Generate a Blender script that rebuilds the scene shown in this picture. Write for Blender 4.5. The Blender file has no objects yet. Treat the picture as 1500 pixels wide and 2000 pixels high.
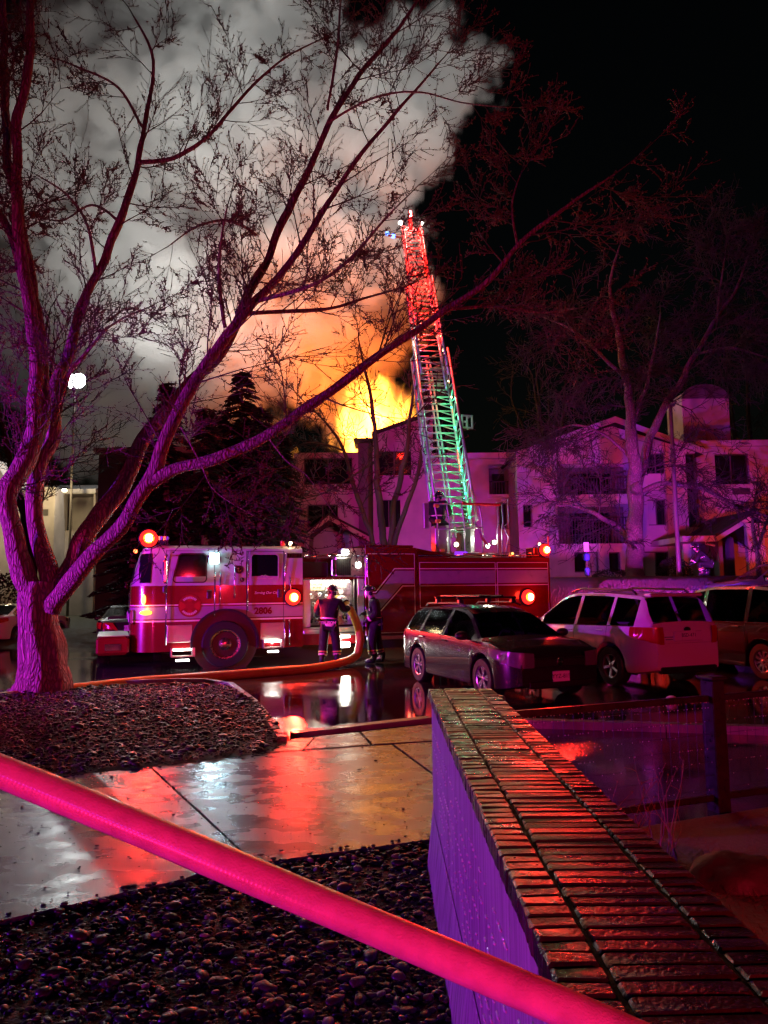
import bpy, bmesh, math, random
from mathutils import Vector, Matrix, noise as mnoise
SC = bpy.context.scene
COL = SC.collection
R = math.radians
# ------------------------------------------------------------------ camera
F = 1450.0; PITCH = math.atan(150 / F); ROLL = R(-0.7); CAMZ = 1.8
cam = bpy.data.cameras.new('camera'); camo = bpy.data.objects.new('camera', cam); COL.objects.link(camo)
cam.sensor_fit = 'VERTICAL'; cam.sensor_height = 36; cam.sensor_width = 27; cam.lens = 36 * F / 2000
cam.clip_start = 0.05; cam.clip_end = 500
camo.matrix_world = Matrix.Translation((0, 0, CAMZ)) @ Matrix.Rotation(R(90) + PITCH, 4, 'X') @ Matrix.Rotation(ROLL, 4, 'Z')
SC.camera = camo
def ray(u, v):
    dx = (u - 750) / F; dy = (1000 - v) / F; c, s = math.cos(ROLL), math.sin(ROLL)
    x = dx * c - dy * s; y = dx * s + dy * c
    return Vector((x, math.cos(PITCH) - y * math.sin(PITCH), math.sin(PITCH) + y * math.cos(PITCH)))
def px(u, v, Y):                       # world point at depth Y that was measured at (u, v) in the photograph
    d = ray(u, v); return Vector((0, 0, CAMZ)) + d * (Y / d.y)
def gp(u, v, z=0.0):                   # the same on the horizontal plane z
    d = ray(u, v); return Vector((0, 0, CAMZ)) + d * ((z - CAMZ) / d.z)
# ------------------------------------------------------------------ world, moon, exposure
W = bpy.data.worlds.new('World'); SC.world = W; W.use_nodes = True
nt = W.node_tree; sky = nt.nodes.new('ShaderNodeTexSky'); sky.sky_type = 'NISHITA'; sky.sun_disc = False
sky.sun_elevation = R(2); sky.sun_rotation = R(200)
nt.links.new(sky.outputs[0], nt.nodes['Background'].inputs[0]); nt.nodes['Background'].inputs[1].default_value = 0.0011
sun = bpy.data.lights.new('moonlight', 'SUN'); sun.energy = 0.004; sun.angle = R(0.5); sun.color = (0.8, 0.85, 1)
suno = bpy.data.objects.new('moonlight', sun); COL.objects.link(suno); suno.rotation_euler = (R(35), 0, R(200))
SC.view_settings.view_transform = 'Standard'; SC.view_settings.look = 'None'
SC.view_settings.exposure = 0; SC.view_settings.gamma = 1
try: SC.view_settings.use_curve_mapping = False
except Exception: pass
cy = SC.cycles
cy.use_denoising = True
try: cy.denoiser = 'OPENIMAGEDENOISE'
except Exception: pass
cy.max_bounces = 6; cy.diffuse_bounces = 2; cy.glossy_bounces = 3; cy.transmission_bounces = 4; cy.volume_bounces = 1
cy.transparent_max_bounces = 12; cy.sample_clamp_indirect = 3; cy.sample_clamp_direct = 0
cy.caustics_reflective = False; cy.caustics_refractive = False
cy.volume_step_rate = 4.0; cy.volume_max_steps = 64; cy.use_light_tree = True

# the lamps of this place: lit lamps of vehicles, buildings and the fire, plus added fills
def lamp(name, loc, color, watts, radius=0.05, spot=None, aim=None, blend=0.5, parent=None):
    L = bpy.data.lights.new(name, 'SPOT' if spot else 'POINT'); L.energy = watts; L.color = color; L.shadow_soft_size = radius
    o = bpy.data.objects.new(name, L); COL.objects.link(o); o.location = loc
    if spot:
        L.spot_size = R(spot); L.spot_blend = blend
        o.rotation_euler = (Vector(aim) - Vector(loc)).to_track_quat('-Z', 'Y').to_euler()
    if parent: o.parent = parent
    return o
# patrol cars out of frame on the left: red and blue bars
lamp('patrol_light_red', (-13.0, 9.0, 1.75), (1.0, 0.015, 0.26), 4200, 0.12, spot=112, aim=(-4.5, 16, 1.4), blend=0.8)
lamp('patrol_light_blue', (-17.0, 7.5, 1.75), (0.30, 0.02, 1.0), 19000, 0.12, spot=56, aim=(-4.5, 16.0, 2.6), blend=0.95)
lamp('patrol_light_blue', (-15.0, 3.9, 1.75), (0.24, 0.02, 1.0), 7500, 0.12, spot=50, aim=(0, 3, 0.8), blend=0.6)
lamp('patrol_light_red_rear', (6.0, -5.0, 2.4), (1.0, 0.012, 0.05), 3000, 0.12)
lamp('hose_fill_red', (-3.2, -4.2, 0.35), (1.0, 0.012, 0.18), 1250, 0.12)  # unseen low lamp, added to give the near hose its shading
lamp('patrol_light_blue_rear', (-4.6, -6.6, 2.2), (0.30, 0.03, 1.0), 500, 0.12)
# a patrol car hidden behind the parked cars lights the apartment fronts
lamp('patrol_light_red_far', (7.2, 21.2, 1.35), (1.0, 0.02, 0.22), 6000, 0.12, spot=84, aim=(9, 41, 3.4), blend=0.8)
lamp('patrol_light_blue_far', (8.9, 21.6, 1.35), (0.30, 0.03, 1.0), 9000, 0.12, spot=80, aim=(11, 41, 3.4), blend=0.8)
lamp('engine_light_red_right', (24, 29, 2.6), (1.0, 0.06, 0.02), 2600, 0.12, spot=70, aim=(18, 42, 5), blend=0.8)

# ------------------------------------------------------------------ materials
MATS = {}
def mat(name, color, rough=0.6, metal=0.0, spec=0.5, coat=0.0, noise=None, bump=None, emit=None, estr=0.0, trans=0.0, ior=1.45, coatr=0.05):
    """principled material; noise=(scale, amount) varies colour and roughness, bump=(scale, strength, distance)"""
    if name in MATS: return MATS[name]
    m = bpy.data.materials.new(name); m.use_nodes = True; n = m.node_tree.nodes; l = m.node_tree.links
    b = n['Principled BSDF']; c = (*color, 1)
    b.inputs['Base Color'].default_value = c; b.inputs['Roughness'].default_value = rough; b.inputs['Metallic'].default_value = metal
    b.inputs['Specular IOR Level'].default_value = spec; b.inputs['Coat Weight'].default_value = coat; b.inputs['Coat Roughness'].default_value = coatr
    b.inputs['Transmission Weight'].default_value = trans; b.inputs['IOR'].default_value = ior
    if emit:
        b.inputs['Emission Color'].default_value = (*emit, 1); b.inputs['Emission Strength'].default_value = estr
        m.cycles.emission_sampling = 'NONE'
    tc = n.new('ShaderNodeTexCoord')
    if noise:
        t = n.new('ShaderNodeTexNoise'); t.inputs['Scale'].default_value = noise[0]; t.inputs['Detail'].default_value = 6
        l.new(tc.outputs['Object'], t.inputs['Vector'])
        mx = n.new('ShaderNodeMix'); mx.data_type = 'RGBA'; mx.blend_type = 'MULTIPLY'; mx.inputs[0].default_value = 1
        rp = n.new('ShaderNodeMapRange'); rp.inputs[1].default_value = 0.25; rp.inputs[2].default_value = 0.75
        rp.inputs[3].default_value = 1 - noise[1]; rp.inputs[4].default_value = 1 + noise[1] * 0.5
        l.new(t.outputs['Fac'], rp.inputs[0]); mx.inputs[6].default_value = c; l.new(rp.outputs[0], mx.inputs[7])
        l.new(mx.outputs[2], b.inputs['Base Color'])
        r2 = n.new('ShaderNodeMapRange'); r2.inputs[1].default_value = 0.3; r2.inputs[2].default_value = 0.7
        r2.inputs[3].default_value = max(0.02, rough * 0.7); r2.inputs[4].default_value = min(1, rough * 1.3)
        l.new(t.outputs['Fac'], r2.inputs[0]); l.new(r2.outputs[0], b.inputs['Roughness'])
    if bump:
        t = n.new('ShaderNodeTexNoise'); t.inputs['Scale'].default_value = bump[0]; t.inputs['Detail'].default_value = 4
        l.new(tc.outputs['Object'], t.inputs['Vector'])
        bp = n.new('ShaderNodeBump'); bp.inputs['Strength'].default_value = bump[1]; bp.inputs['Distance'].default_value = bump[2]
        l.new(t.outputs['Fac'], bp.inputs['Height']); l.new(bp.outputs[0], b.inputs['Normal'])
    MATS[name] = m
    return m
def glow(name, color, strength):
    if name in MATS: return MATS[name]
    m = bpy.data.materials.new(name); m.use_nodes = True; n = m.node_tree.nodes; n.remove(n['Principled BSDF'])
    e = n.new('ShaderNodeEmission'); e.inputs[0].default_value = (*color, 1); e.inputs[1].default_value = strength
    m.node_tree.links.new(e.outputs[0], n['Material Output'].inputs[0]); m.cycles.emission_sampling = 'NONE'
    MATS[name] = m
    return m

# ------------------------------------------------------------------ mesh building
class MB:
    def __init__(s): s.v = []; s.f = []
    def add(s, vs, fs):
        o = len(s.v); s.v.extend([tuple(p) for p in vs]); s.f.extend([tuple(i + o for i in f) for f in fs]); return s
    def box(s, a, b, bev=0.0, M=None):
        x0, y0, z0 = [min(p, q) for p, q in zip(a, b)]; x1, y1, z1 = [max(p, q) for p, q in zip(a, b)]
        if bev <= 0:
            vs = [(x0, y0, z0), (x1, y0, z0), (x1, y1, z0), (x0, y1, z0), (x0, y0, z1), (x1, y0, z1), (x1, y1, z1), (x0, y1, z1)]
            fs = [(0, 3, 2, 1), (4, 5, 6, 7), (0, 1, 5, 4), (1, 2, 6, 5), (2, 3, 7, 6), (3, 0, 4, 7)]
        else:
            e = min(bev, (x1 - x0) * .45, (y1 - y0) * .45, (z1 - z0) * .45); vs = []
            rings = [(z0, e), (z0 + e, 0), (z1 - e, 0), (z1, e)]
            for z, i in rings:
                ex = e
                X0, X1, Y0, Y1 = x0 + i, x1 - i, y0 + i, y1 - i
                k = e * 0.7
                vs += [(X0 + k, Y0, z), (X1 - k, Y0, z), (X1, Y0 + k, z), (X1, Y1 - k, z), (X1 - k, Y1, z), (X0 + k, Y1, z), (X0, Y1 - k, z), (X0, Y0 + k, z)]
            fs = [tuple(range(7, -1, -1)), tuple(range(24, 32))]
            for r in range(3):
                for i in range(8):
                    j = (i + 1) % 8; fs.append((r * 8 + i, r * 8 + j, r * 8 + 8 + j, r * 8 + 8 + i))
        if M: vs = [M @ Vector(p) for p in vs]
        return s.add(vs, fs)
    def tube(s, pts, rad, n=8, cap=True, rough=0.0, seed=0.0, k=3.0, flat=None):
        pts = [Vector(p) for p in pts]; m = len(pts)
        rr = rad if isinstance(rad, (list, tuple)) else [rad] * m
        T = []
        for i in range(m):
            t = pts[min(i + 1, m - 1)] - pts[max(i - 1, 0)]
            T.append(t.normalized() if t.length > 1e-9 else Vector((0, 0, 1)))
        up = Vector((0, 0, 1)) if abs(T[0].z) < 0.9 else Vector((1, 0, 0))
        N = T[0].cross(up).normalized(); vs = []
        for i in range(m):
            N = (N - T[i] * N.dot(T[i])); N = N.normalized() if N.length > 1e-6 else T[i].orthogonal().normalized()
            B = T[i].cross(N)
            for j in range(n):
                a = 2 * math.pi * j / n; q = rr[i]
                if rough:
                    q *= 1 + rough * mnoise.noise(Vector((math.cos(a) * k + seed, math.sin(a) * k, (pts[i].z + pts[i].x) * 0.9))) + rough * .6 * mnoise.noise(Vector((math.cos(a) * k * 2.7, math.sin(a) * k * 2.7 + seed, pts[i].z * 2.3)))
                vs.append(pts[i] + N * (math.cos(a) * q) + B * (math.sin(a) * q))
        fs = []
        for i in range(m - 1):
            for j in range(n):
                jj = (j + 1) % n; fs.append((i * n + j, i * n + jj, i * n + n + jj, i * n + n + j))
        if cap: fs.append(tuple(range(n - 1, -1, -1))); fs.append(tuple((m - 1) * n + j for j in range(n)))
        return s.add(vs, fs)
    def cyl(s, a, b, r, r2=None, n=16): return s.tube([a, b], [r, r if r2 is None else r2], n)
    def lathe(s, prof, M=None, n=24):           # profile of (radius, height) about local z
        vs = []; fs = []
        for r, z in prof:
            for j in range(n):
                a = 2 * math.pi * j / n; vs.append(Vector((r * math.cos(a), r * math.sin(a), z)))
        for i in range(len(prof) - 1):
            for j in range(n):
                jj = (j + 1) % n; fs.append((i * n + j, i * n + jj, i * n + n + jj, i * n + n + j))
        if prof[0][0] < .01: fs.append(tuple(range(n - 1, -1, -1)))
        if prof[-1][0] < .01: fs.append(tuple((len(prof) - 1) * n + j for j in range(n)))
        if M: vs = [M @ p for p in vs]
        return s.add(vs, fs)
    def ball(s, c, r, n=10, m=7):
        rx, ry, rz = r if isinstance(r, (tuple, list)) else (r, r, r); vs = [(c[0], c[1], c[2] - rz)]; fs = []
        for i in range(1, m):
            p = -math.pi / 2 + math.pi * i / m
            for j in range(n):
                a = 2 * math.pi * j / n; vs.append((c[0] + rx * math.cos(p) * math.cos(a), c[1] + ry * math.cos(p) * math.sin(a), c[2] + rz * math.sin(p)))
        vs.append((c[0], c[1], c[2] + rz)); L = len(vs) - 1
        for j in range(n):
            jj = (j + 1) % n; fs.append((0, 1 + jj, 1 + j)); fs.append((L, 1 + (m - 2) * n + j, 1 + (m - 2) * n + jj))
            for i in range(m - 2): fs.append((1 + i * n + j, 1 + i * n + jj, 1 + (i + 1) * n + jj, 1 + (i + 1) * n + j))
        return s.add(vs, fs)
    def prism(s, poly, d, M=None):              # polygon (list of 3D points) swept by vector d
        d = Vector(d); n = len(poly); vs = [Vector(p) for p in poly] + [Vector(p) + d for p in poly]
        fs = [tuple(range(n - 1, -1, -1)), tuple(range(n, 2 * n))]
        for i in range(n): j = (i + 1) % n; fs.append((i, j, n + j, n + i))
        if M: vs = [M @ p for p in vs]
        return s.add(vs, fs)
    def quad(s, a, b, c, d): return s.add([a, b, c, d], [(0, 1, 2, 3)])
    def build(s, name, m=None, parent=None, smooth=False, loc=None, rz=None):
        me = bpy.data.meshes.new(name); me.from_pydata(s.v, [], s.f); me.update()
        if len(s.f) < 20000:
            bm = bmesh.new(); bm.from_mesh(me); bmesh.ops.recalc_face_normals(bm, faces=bm.faces); bm.to_mesh(me); bm.free()
        if smooth:
            me.polygons.foreach_set('use_smooth', [True] * len(me.polygons))
            if smooth != 'all':
                try: me.set_sharp_from_angle(angle=R(smooth if smooth is not True else 40))
                except Exception: pass
        if m: me.materials.append(m)
        o = bpy.data.objects.new(name, me); COL.objects.link(o)
        if parent: o.parent = parent
        if loc is not None: o.location = loc
        if rz is not None: o.rotation_euler.z = rz
        return o
def tag(o, label=None, cat=None, group=None, kind=None):
    if label: o['label'] = label
    if cat: o['category'] = cat
    if group: o['group'] = group
    if kind: o['kind'] = kind
    return o
def thing(name, label, cat, loc=(0, 0, 0), rz=0, group=None):
    o = bpy.data.objects.new(name, None); COL.objects.link(o); o.location = loc; o.rotation_euler = (0, 0, rz)
    o.empty_display_size = .2
    return tag(o, label, cat, group)
def inst(src, name, parent, M):                # another object that shares src's mesh
    o = bpy.data.objects.new(name, src.data); COL.objects.link(o); o.parent = parent; o.matrix_local = M; return o
def text(name, body, size, m, parent, M, extrude=0.002, shear=0.0, bold=0.0):
    cu = bpy.data.curves.new(name, 'FONT'); cu.body = body; cu.size = size; cu.extrude = extrude; cu.align_x = 'CENTER'; cu.align_y = 'CENTER'
    cu.shear = shear; cu.offset = bold; cu.resolution_u = 3
    t = bpy.data.objects.new(name, cu); COL.objects.link(t); dg = bpy.context.evaluated_depsgraph_get()
    me = bpy.data.meshes.new_from_object(t.evaluated_get(dg)); bpy.data.objects.remove(t)
    me.materials.clear(); me.materials.append(m); o = bpy.data.objects.new(name, me); COL.objects.link(o); o.parent = parent; o.matrix_local = M
    return o
def lerp(tab, x):                              # piecewise smooth interpolation
    if x <= tab[0][0]: return tab[0][1]
    for (a, p), (b, q) in zip(tab, tab[1:]):
        if x <= b:
            t = (x - a) / (b - a); return p + (q - p) * t
    return tab[-1][1]
def spline(pts, step=8):                       # Catmull-Rom through points
    pts = [Vector(p) for p in pts]; out = []
    for i in range(len(pts) - 1):
        p0, p1, p2, p3 = pts[max(i - 1, 0)], pts[i], pts[i + 1], pts[min(i + 2, len(pts) - 1)]
        for k in range(step):
            t = k / step; out.append(0.5 * ((2 * p1) + (p2 - p0) * t + (2 * p0 - 5 * p1 + 4 * p2 - p3) * t * t + (3 * p1 - p0 - 3 * p2 + p3) * t ** 3))
    out.append(pts[-1]); return out
import numpy as np
rng = random.Random(7)
# ------------------------------------------------------------------ ground, lot, kerb, path, beds
def wet(name, base, r_dry, r_wet, scale, thr, bumpscale, bumpd, streak=(1, 1, 1), soft=.09, spec=.5):
    m = bpy.data.materials.new(name); m.use_nodes = True; n = m.node_tree.nodes; l = m.node_tree.links; b = n['Principled BSDF']
    tc = n.new('ShaderNodeTexCoord'); mp = n.new('ShaderNodeMapping'); mp.inputs['Scale'].default_value = streak; l.new(tc.outputs['Object'], mp.inputs[0])
    t = n.new('ShaderNodeTexNoise'); t.inputs['Scale'].default_value = scale; t.inputs['Detail'].default_value = 5; l.new(mp.outputs[0], t.inputs['Vector'])
    mr = n.new('ShaderNodeMapRange'); mr.interpolation_type = 'SMOOTHSTEP'; mr.inputs[1].default_value = thr - soft; mr.inputs[2].default_value = thr + soft
    l.new(t.outputs['Fac'], mr.inputs[0])                                    # 1 = standing water
    rr = n.new('ShaderNodeMapRange'); rr.inputs[3].default_value = r_dry; rr.inputs[4].default_value = r_wet; l.new(mr.outputs[0], rr.inputs[0]); l.new(rr.outputs[0], b.inputs['Roughness'])
    g = n.new('ShaderNodeTexNoise'); g.inputs['Scale'].default_value = 2.3; g.inputs['Detail'].default_value = 8; l.new(tc.outputs['Object'], g.inputs['Vector'])
    cr = n.new('ShaderNodeMapRange'); cr.inputs[1].default_value = .3; cr.inputs[2].default_value = .7; cr.inputs[3].default_value = .6; cr.inputs[4].default_value = 1.25; l.new(g.outputs['Fac'], cr.inputs[0])
    mx = n.new('ShaderNodeMix'); mx.data_type = 'RGBA'; mx.blend_type = 'MULTIPLY'; mx.inputs[0].default_value = 1; mx.inputs[6].default_value = (*base, 1)
    l.new(cr.outputs[0], mx.inputs[7]); l.new(mx.outputs[2], b.inputs['Base Color'])
    bt = n.new('ShaderNodeTexNoise'); bt.inputs['Scale'].default_value = bumpscale; bt.inputs['Detail'].default_value = 3; l.new(tc.outputs['Object'], bt.inputs['Vector'])
    bs = n.new('ShaderNodeMapRange'); bs.inputs[3].default_value = 1; bs.inputs[4].default_value = .04; l.new(mr.outputs[0], bs.inputs[0])
    bp = n.new('ShaderNodeBump'); bp.inputs['Distance'].default_value = bumpd; l.new(bs.outputs[0], bp.inputs['Strength']); l.new(bt.outputs['Fac'], bp.inputs['Height'])
    l.new(bp.outputs[0], b.inputs['Normal']); b.inputs['Specular IOR Level'].default_value = spec
    MATS[name] = m; return m
M_asph = wet('wet_asphalt', (.022, .021, .022), .30, .015, .22, .40, 70, .006, (1, 1, 1))
M_conc = wet('wet_concrete', (.085, .078, .074), .32, .22, 3.0, .52, 700, .0005, (1, 1.6, 1), .24, .3)
M_kerb = wet('kerb_concrete', (.16, .15, .14), .4, .2, 2, .55, 120, .003)
M_soil = mat('dark_soil', (.022, .016, .013), .75, noise=(3, .5), bump=(40, .8, .02))
M_dirt = mat('bare_earth', (.19, .12, .085), .85, noise=(2, .5), bump=(30, .8, .02))
M_lawn = mat('dormant_grass', (.05, .042, .02), .9, noise=(6, .5), bump=(60, 1, .04))

def sheet(name, pts, z, m, kind='structure', thick=0.0, parent=None):
    mb = MB(); P = [Vector((p[0], p[1], z)) for p in pts]
    if thick: mb.prism([p - Vector((0, 0, thick)) for p in P], (0, 0, thick))
    else: mb.add(P, [tuple(range(len(P)))])
    o = mb.build(name, m, parent)
    if kind and not parent: o['kind'] = kind
    return o
sheet('ground', [(-220, -40), (220, -40), (220, 300), (-220, 300)], -0.06, M_soil)
sheet('parking_lot', [(-60, 9.2), (60, 7.2), (60, 25.5), (-60, 25.5)], 0.0, M_asph)
# earth this side of the lot, beside the wall
sheet('earth_bed', [(0.66, -2), (12, -2), (12, 8.2), (4.3, 6.6), (0.66, 5.2)], 0.04, M_dirt)
sheet('side_drive', [(0.66, 5.21), (4.3, 6.61), (12, 8.21), (14, 8.3), (6.2, 9.0), (.4, 9.9)], 0.02, M_asph)
# bank that climbs to the apartment buildings
def bank():
    mb = MB(); nx, ny = 60, 26; X0, X1, Y0, Y1 = -45, 45, 23.0, 49.0
    vs = []; fs = []
    for j in range(ny + 1):
        for i in range(nx + 1):
            x = X0 + (X1 - X0) * i / nx; y = Y0 + (Y1 - Y0) * j / ny
            t = min(1, max(0, (y - 23.6) / 5.5)); t = t * t * (3 - 2 * t); k = min(1, max(0, (x + 12) / 12)); k = k * k * (3 - 2 * k)
            z = -0.05 + t * (0.45 + 1.75 * k) + (0.05 * mnoise.noise(Vector((x * .5, y * .5, 0))) if t > 0 else 0)
            vs.append((x, y, z))
    for j in range(ny):
        for i in range(nx): a = j * (nx + 1) + i; fs.append((a, a + 1, a + nx + 2, a + nx + 1))
    return tag(mb.add(vs, fs).build('grass_bank', M_lawn, smooth=True), kind='structure')
bank()
def bank_z(x, y):
    t = min(1, max(0, (y - 23.6) / 5.5)); t = t * t * (3 - 2 * t); k = min(1, max(0, (x + 12) / 12)); k = k * k * (3 - 2 * k)
    return -0.05 + t * (0.45 + 1.75 * k)

ZP = 0.10
def W2(u, v, z=ZP): p = gp(u, v, z); return (p.x, p.y)
def inset(poly, d):
    c = Vector((sum(p[0] for p in poly) / len(poly), sum(p[1] for p in poly) / len(poly)))
    out = []
    for p in poly:
        q = Vector(p) - c; L = q.length; out.append(tuple(c + q * ((L - d) / L)))
    return out
path = sheet('pavement', [W2(-420, 1590), W2(123, 1512), W2(298, 1494), W2(515, 1466), W2(572, 1440), W2(845, 1409), W2(860, 1640), W2(522, 1686), W2(360, 1720), W2(-420, 1900)], ZP - .03, M_soil)
slabs = [[(-420, 1592), (123, 1516), (291, 1498), (476, 1669), (360, 1716), (-420, 1892)],
         [(297, 1498), (508, 1472), (764, 1454), (846, 1514), (850, 1637), (522, 1682), (484, 1670)],
         [(770, 1454), (846, 1449), (846, 1510)],
         [(515, 1469), (572, 1443), (614, 1439), (590, 1464)], [(619, 1438), (700, 1430), (722, 1454), (595, 1463)], [(706, 1429), (844, 1414), (844, 1446), (728, 1453)]]
for s in slabs:
    sheet('paving_slab', [W2(*p) for p in s], ZP + rng.uniform(-.003, .003), M_conc, None, .09, path)
# kerb of the lot
def kerb(name, pts, w=.16, h=.12):
    k = tag(bpy.data.objects.new(name, None), kind='structure'); COL.objects.link(k)
    for a, b in zip(pts, pts[1:]):
        a, b = Vector((*a, 0)), Vector((*b, 0)); d = b - a; L = d.length; n = max(1, int(L / 2.4)); d /= L
        nrm = Vector((-d.y, d.x, 0))
        for i in range(n):
            s0, s1 = a + d * (L * i / n + .006), a + d * (L * (i + 1) / n - .006)
            MB().prism([s0 + Vector((0, 0, -.05)), s1 + Vector((0, 0, -.05)), s1 + nrm * w + Vector((0, 0, -.05)), s0 + nrm * w + Vector((0, 0, -.05))], (0, 0, h + .05)).build('kerb_stone', M_kerb, k)
    return k
e0 = W2(575, 1436); e1 = W2(845, 1405)
kerb('kerb', [(e0[0], e0[1] + .02), (e1[0], e1[1] + .02), (6.2, 8.6), (14, 7.9)])
bedfar = [(-500, 1400), (0, 1352), (70, 1346), (200, 1337), (330, 1332), (405, 1332), (455, 1340), (500, 1374), (530, 1408), (557, 1446), (510, 1471), (294, 1497), (123, 1515), (-500, 1595)]
bedfar = [W2(*p) for p in bedfar]
kerb('bed_kerb', [tuple(W2(*p)) for p in [(560, 1447), (532, 1408), (502, 1373), (456, 1338), (405, 1330), (330, 1330), (200, 1335)]], .1, .15)
bednear = [W2(*p) for p in [(-420, 1892), (360, 1716), (522, 1682), (838, 1640)]] + [(.26, 1.2), (-3.2, 1.2)]
def inpoly(x, y, P):
    r = False; j = len(P) - 1
    for i in range(len(P)):
        if (P[i][1] > y) != (P[j][1] > y) and x < (P[j][0] - P[i][0]) * (y - P[i][1]) / (P[j][1] - P[i][1]) + P[i][0]: r = not r
        j = i
    return r
def ico(sub):
    bm = bmesh.new(); bmesh.ops.create_icosphere(bm, subdivisions=sub, radius=1); bm.verts.ensure_lookup_table()
    v = np.array([p.co[:] for p in bm.verts]); f = np.array([[q.index for q in g.verts] for g in bm.faces]); bm.free(); return v, f
def stone_mat():
    m = bpy.data.materials.new('wet_river_stone'); m.use_nodes = True; n = m.node_tree.nodes; l = m.node_tree.links; b = n['Principled BSDF']
    g = n.new('ShaderNodeNewGeometry'); cr = n.new('ShaderNodeValToRGB'); l.new(g.outputs['Random Per Island'], cr.inputs[0]); l.new(cr.outputs[0], b.inputs['Base Color'])
    e = cr.color_ramp; e.elements[0].color = (.008, .007, .006, 1); e.elements[1].color = (.15, .12, .11, 1)
    for p, c in ((.35, (.016, .013, .012)), (.75, (.026, .02, .018)), (.93, (.05, .038, .034))):
        x = e.elements.new(p); x.color = (*c, 1)
    b.inputs['Roughness'].default_value = .33; b.inputs['Specular IOR Level'].default_value = .22
    t = n.new('ShaderNodeTexNoise'); t.inputs['Scale'].default_value = 60; bp = n.new('ShaderNodeBump'); bp.inputs['Strength'].default_value = .5; bp.inputs['Distance'].default_value = .004
    tc = n.new('ShaderNodeTexCoord'); l.new(tc.outputs['Object'], t.inputs['Vector']); l.new(t.outputs['Fac'], bp.inputs['Height']); l.new(bp.outputs[0], b.inputs['Normal'])
    return m
M_stone = stone_mat()
def stones(name, poly, n, size, sub, seed, label, mound=0.0, sizefar=None):
    rg = np.random.default_rng(seed); bv, bf = ico(sub); xs = [p[0] for p in poly]; ys = [p[1] for p in poly]; V = []; Fc = []; k = 0
    cx, cy_ = (min(xs) + max(xs)) / 2, (min(ys) + max(ys)) / 2
    while k < n:
        x = rg.uniform(min(xs), max(xs)); y = rg.uniform(min(ys), max(ys))
        if not inpoly(x, y, poly): continue
        if abs(x) > (y + 1.2) * .62: k += 1; continue
        sz = size * rg.lognormal(-.05, .42); sc = np.array([sz * rg.uniform(.8, 1.5), sz * rg.uniform(.7, 1.0), sz * rg.uniform(.3, .55)])
        v = bv * (1 + rg.uniform(-.17, .17, (len(bv), 1))) * sc
        a, t = rg.uniform(0, 6.28), rg.normal(0, .35); ca, sa, ct, st = math.cos(a), math.sin(a), math.cos(t), math.sin(t)
        v = v @ np.array([[1, 0, 0], [0, ct, st], [0, -st, ct]]) @ np.array([[ca, sa, 0], [-sa, ca, 0], [0, 0, 1]])
        z = ZP - .045 + sc[2] * .6 + rg.uniform(0, .03) + mound * max(0, 1 - ((x - cx) / 6) ** 2) * max(0, 1 - ((y - cy_) / 4) ** 2)
        V.append(v + np.array([x, y, z])); Fc.append(bf + k * 0 + len(bv) * (len(V) - 1)); k += 1
    V = np.concatenate(V); Fc = np.concatenate(Fc)
    me = bpy.data.meshes.new(name); me.from_pydata(V.tolist(), [], Fc.tolist()); me.polygons.foreach_set('use_smooth', [True] * len(me.polygons)); me.materials.append(M_stone)
    o = bpy.data.objects.new(name, me); COL.objects.link(o); return tag(o, label, 'gravel', kind='stuff')
sheet('bed_soil', bedfar, ZP - .04, M_soil); sheet('bed_soil', bednear, ZP - .04, M_soil)
stones('river_gravel', bednear, 9500, .0150, 2, 1, 'wet rounded river stones filling the bed beside the brick capped wall')
stones('bark_gravel', bedfar, 19000, .021, 1, 2, 'dark wet stones covering the bed under the big maple tree', .12)

# grit, washed out gravel and leaf scraps on the slabs
mb = MB(); r = random.Random(31); pq = [W2(*p) for p in [(-300, 1575), (123, 1518), (297, 1499), (508, 1473), (764, 1455), (844, 1449), (846, 1634), (522, 1680), (360, 1714), (-300, 1860)]]
k = 0
while k < 700:
    x, y = r.uniform(-4, .3), r.uniform(3.5, 9.6)
    if not inpoly(x, y, pq): continue
    q = r.uniform(.0025, .007) * (1 if r.random() < .93 else 2.2); mb.ball((x, y, ZP + q * .3 + .003), (q * r.uniform(.8, 1.8), q, q * .6), 6, 4); k += 1
edge = [Vector((*W2(*p), 0)) for p in [(-300, 1862), (360, 1716), (522, 1682), (838, 1640)]] ; edge2 = [Vector((*W2(*p), 0)) for p in [(-300, 1572), (123, 1515), (294, 1497), (510, 1471), (557, 1446)]]
for ed in (edge, edge2):
    for a_, b_ in zip(ed, ed[1:]):
        for k in range(int((b_ - a_).length * 34)):
            p = a_.lerp(b_, r.random()) + Vector((r.gauss(0, .05), r.gauss(0, .06), 0)); q = r.uniform(.006, .016); mb.ball((p.x, p.y, ZP + q * .35), (q * r.uniform(.9, 1.5), q, q * .55), 7, 5)
for k in range(90):
    x, y = r.uniform(-3.5, .25), r.uniform(4, 9)
    if inpoly(x, y, pq):
        a = r.uniform(0, 6.28); L = r.uniform(.02, .09); d = Vector((math.cos(a), math.sin(a), 0)); p = Vector((x, y, ZP + .006)); mb.tube([p, p + d * L * .5 + Vector((0, 0, .004)), p + d * L + Vector((.006, .004, 0))], [.002, .002, .001], 4)
tag(mb.build('path_grit', mat('wet_grit', (.012, .01, .009), .5)), 'dark wet grit and twig scraps scattered on the concrete path', 'grit', kind='stuff')
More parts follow.
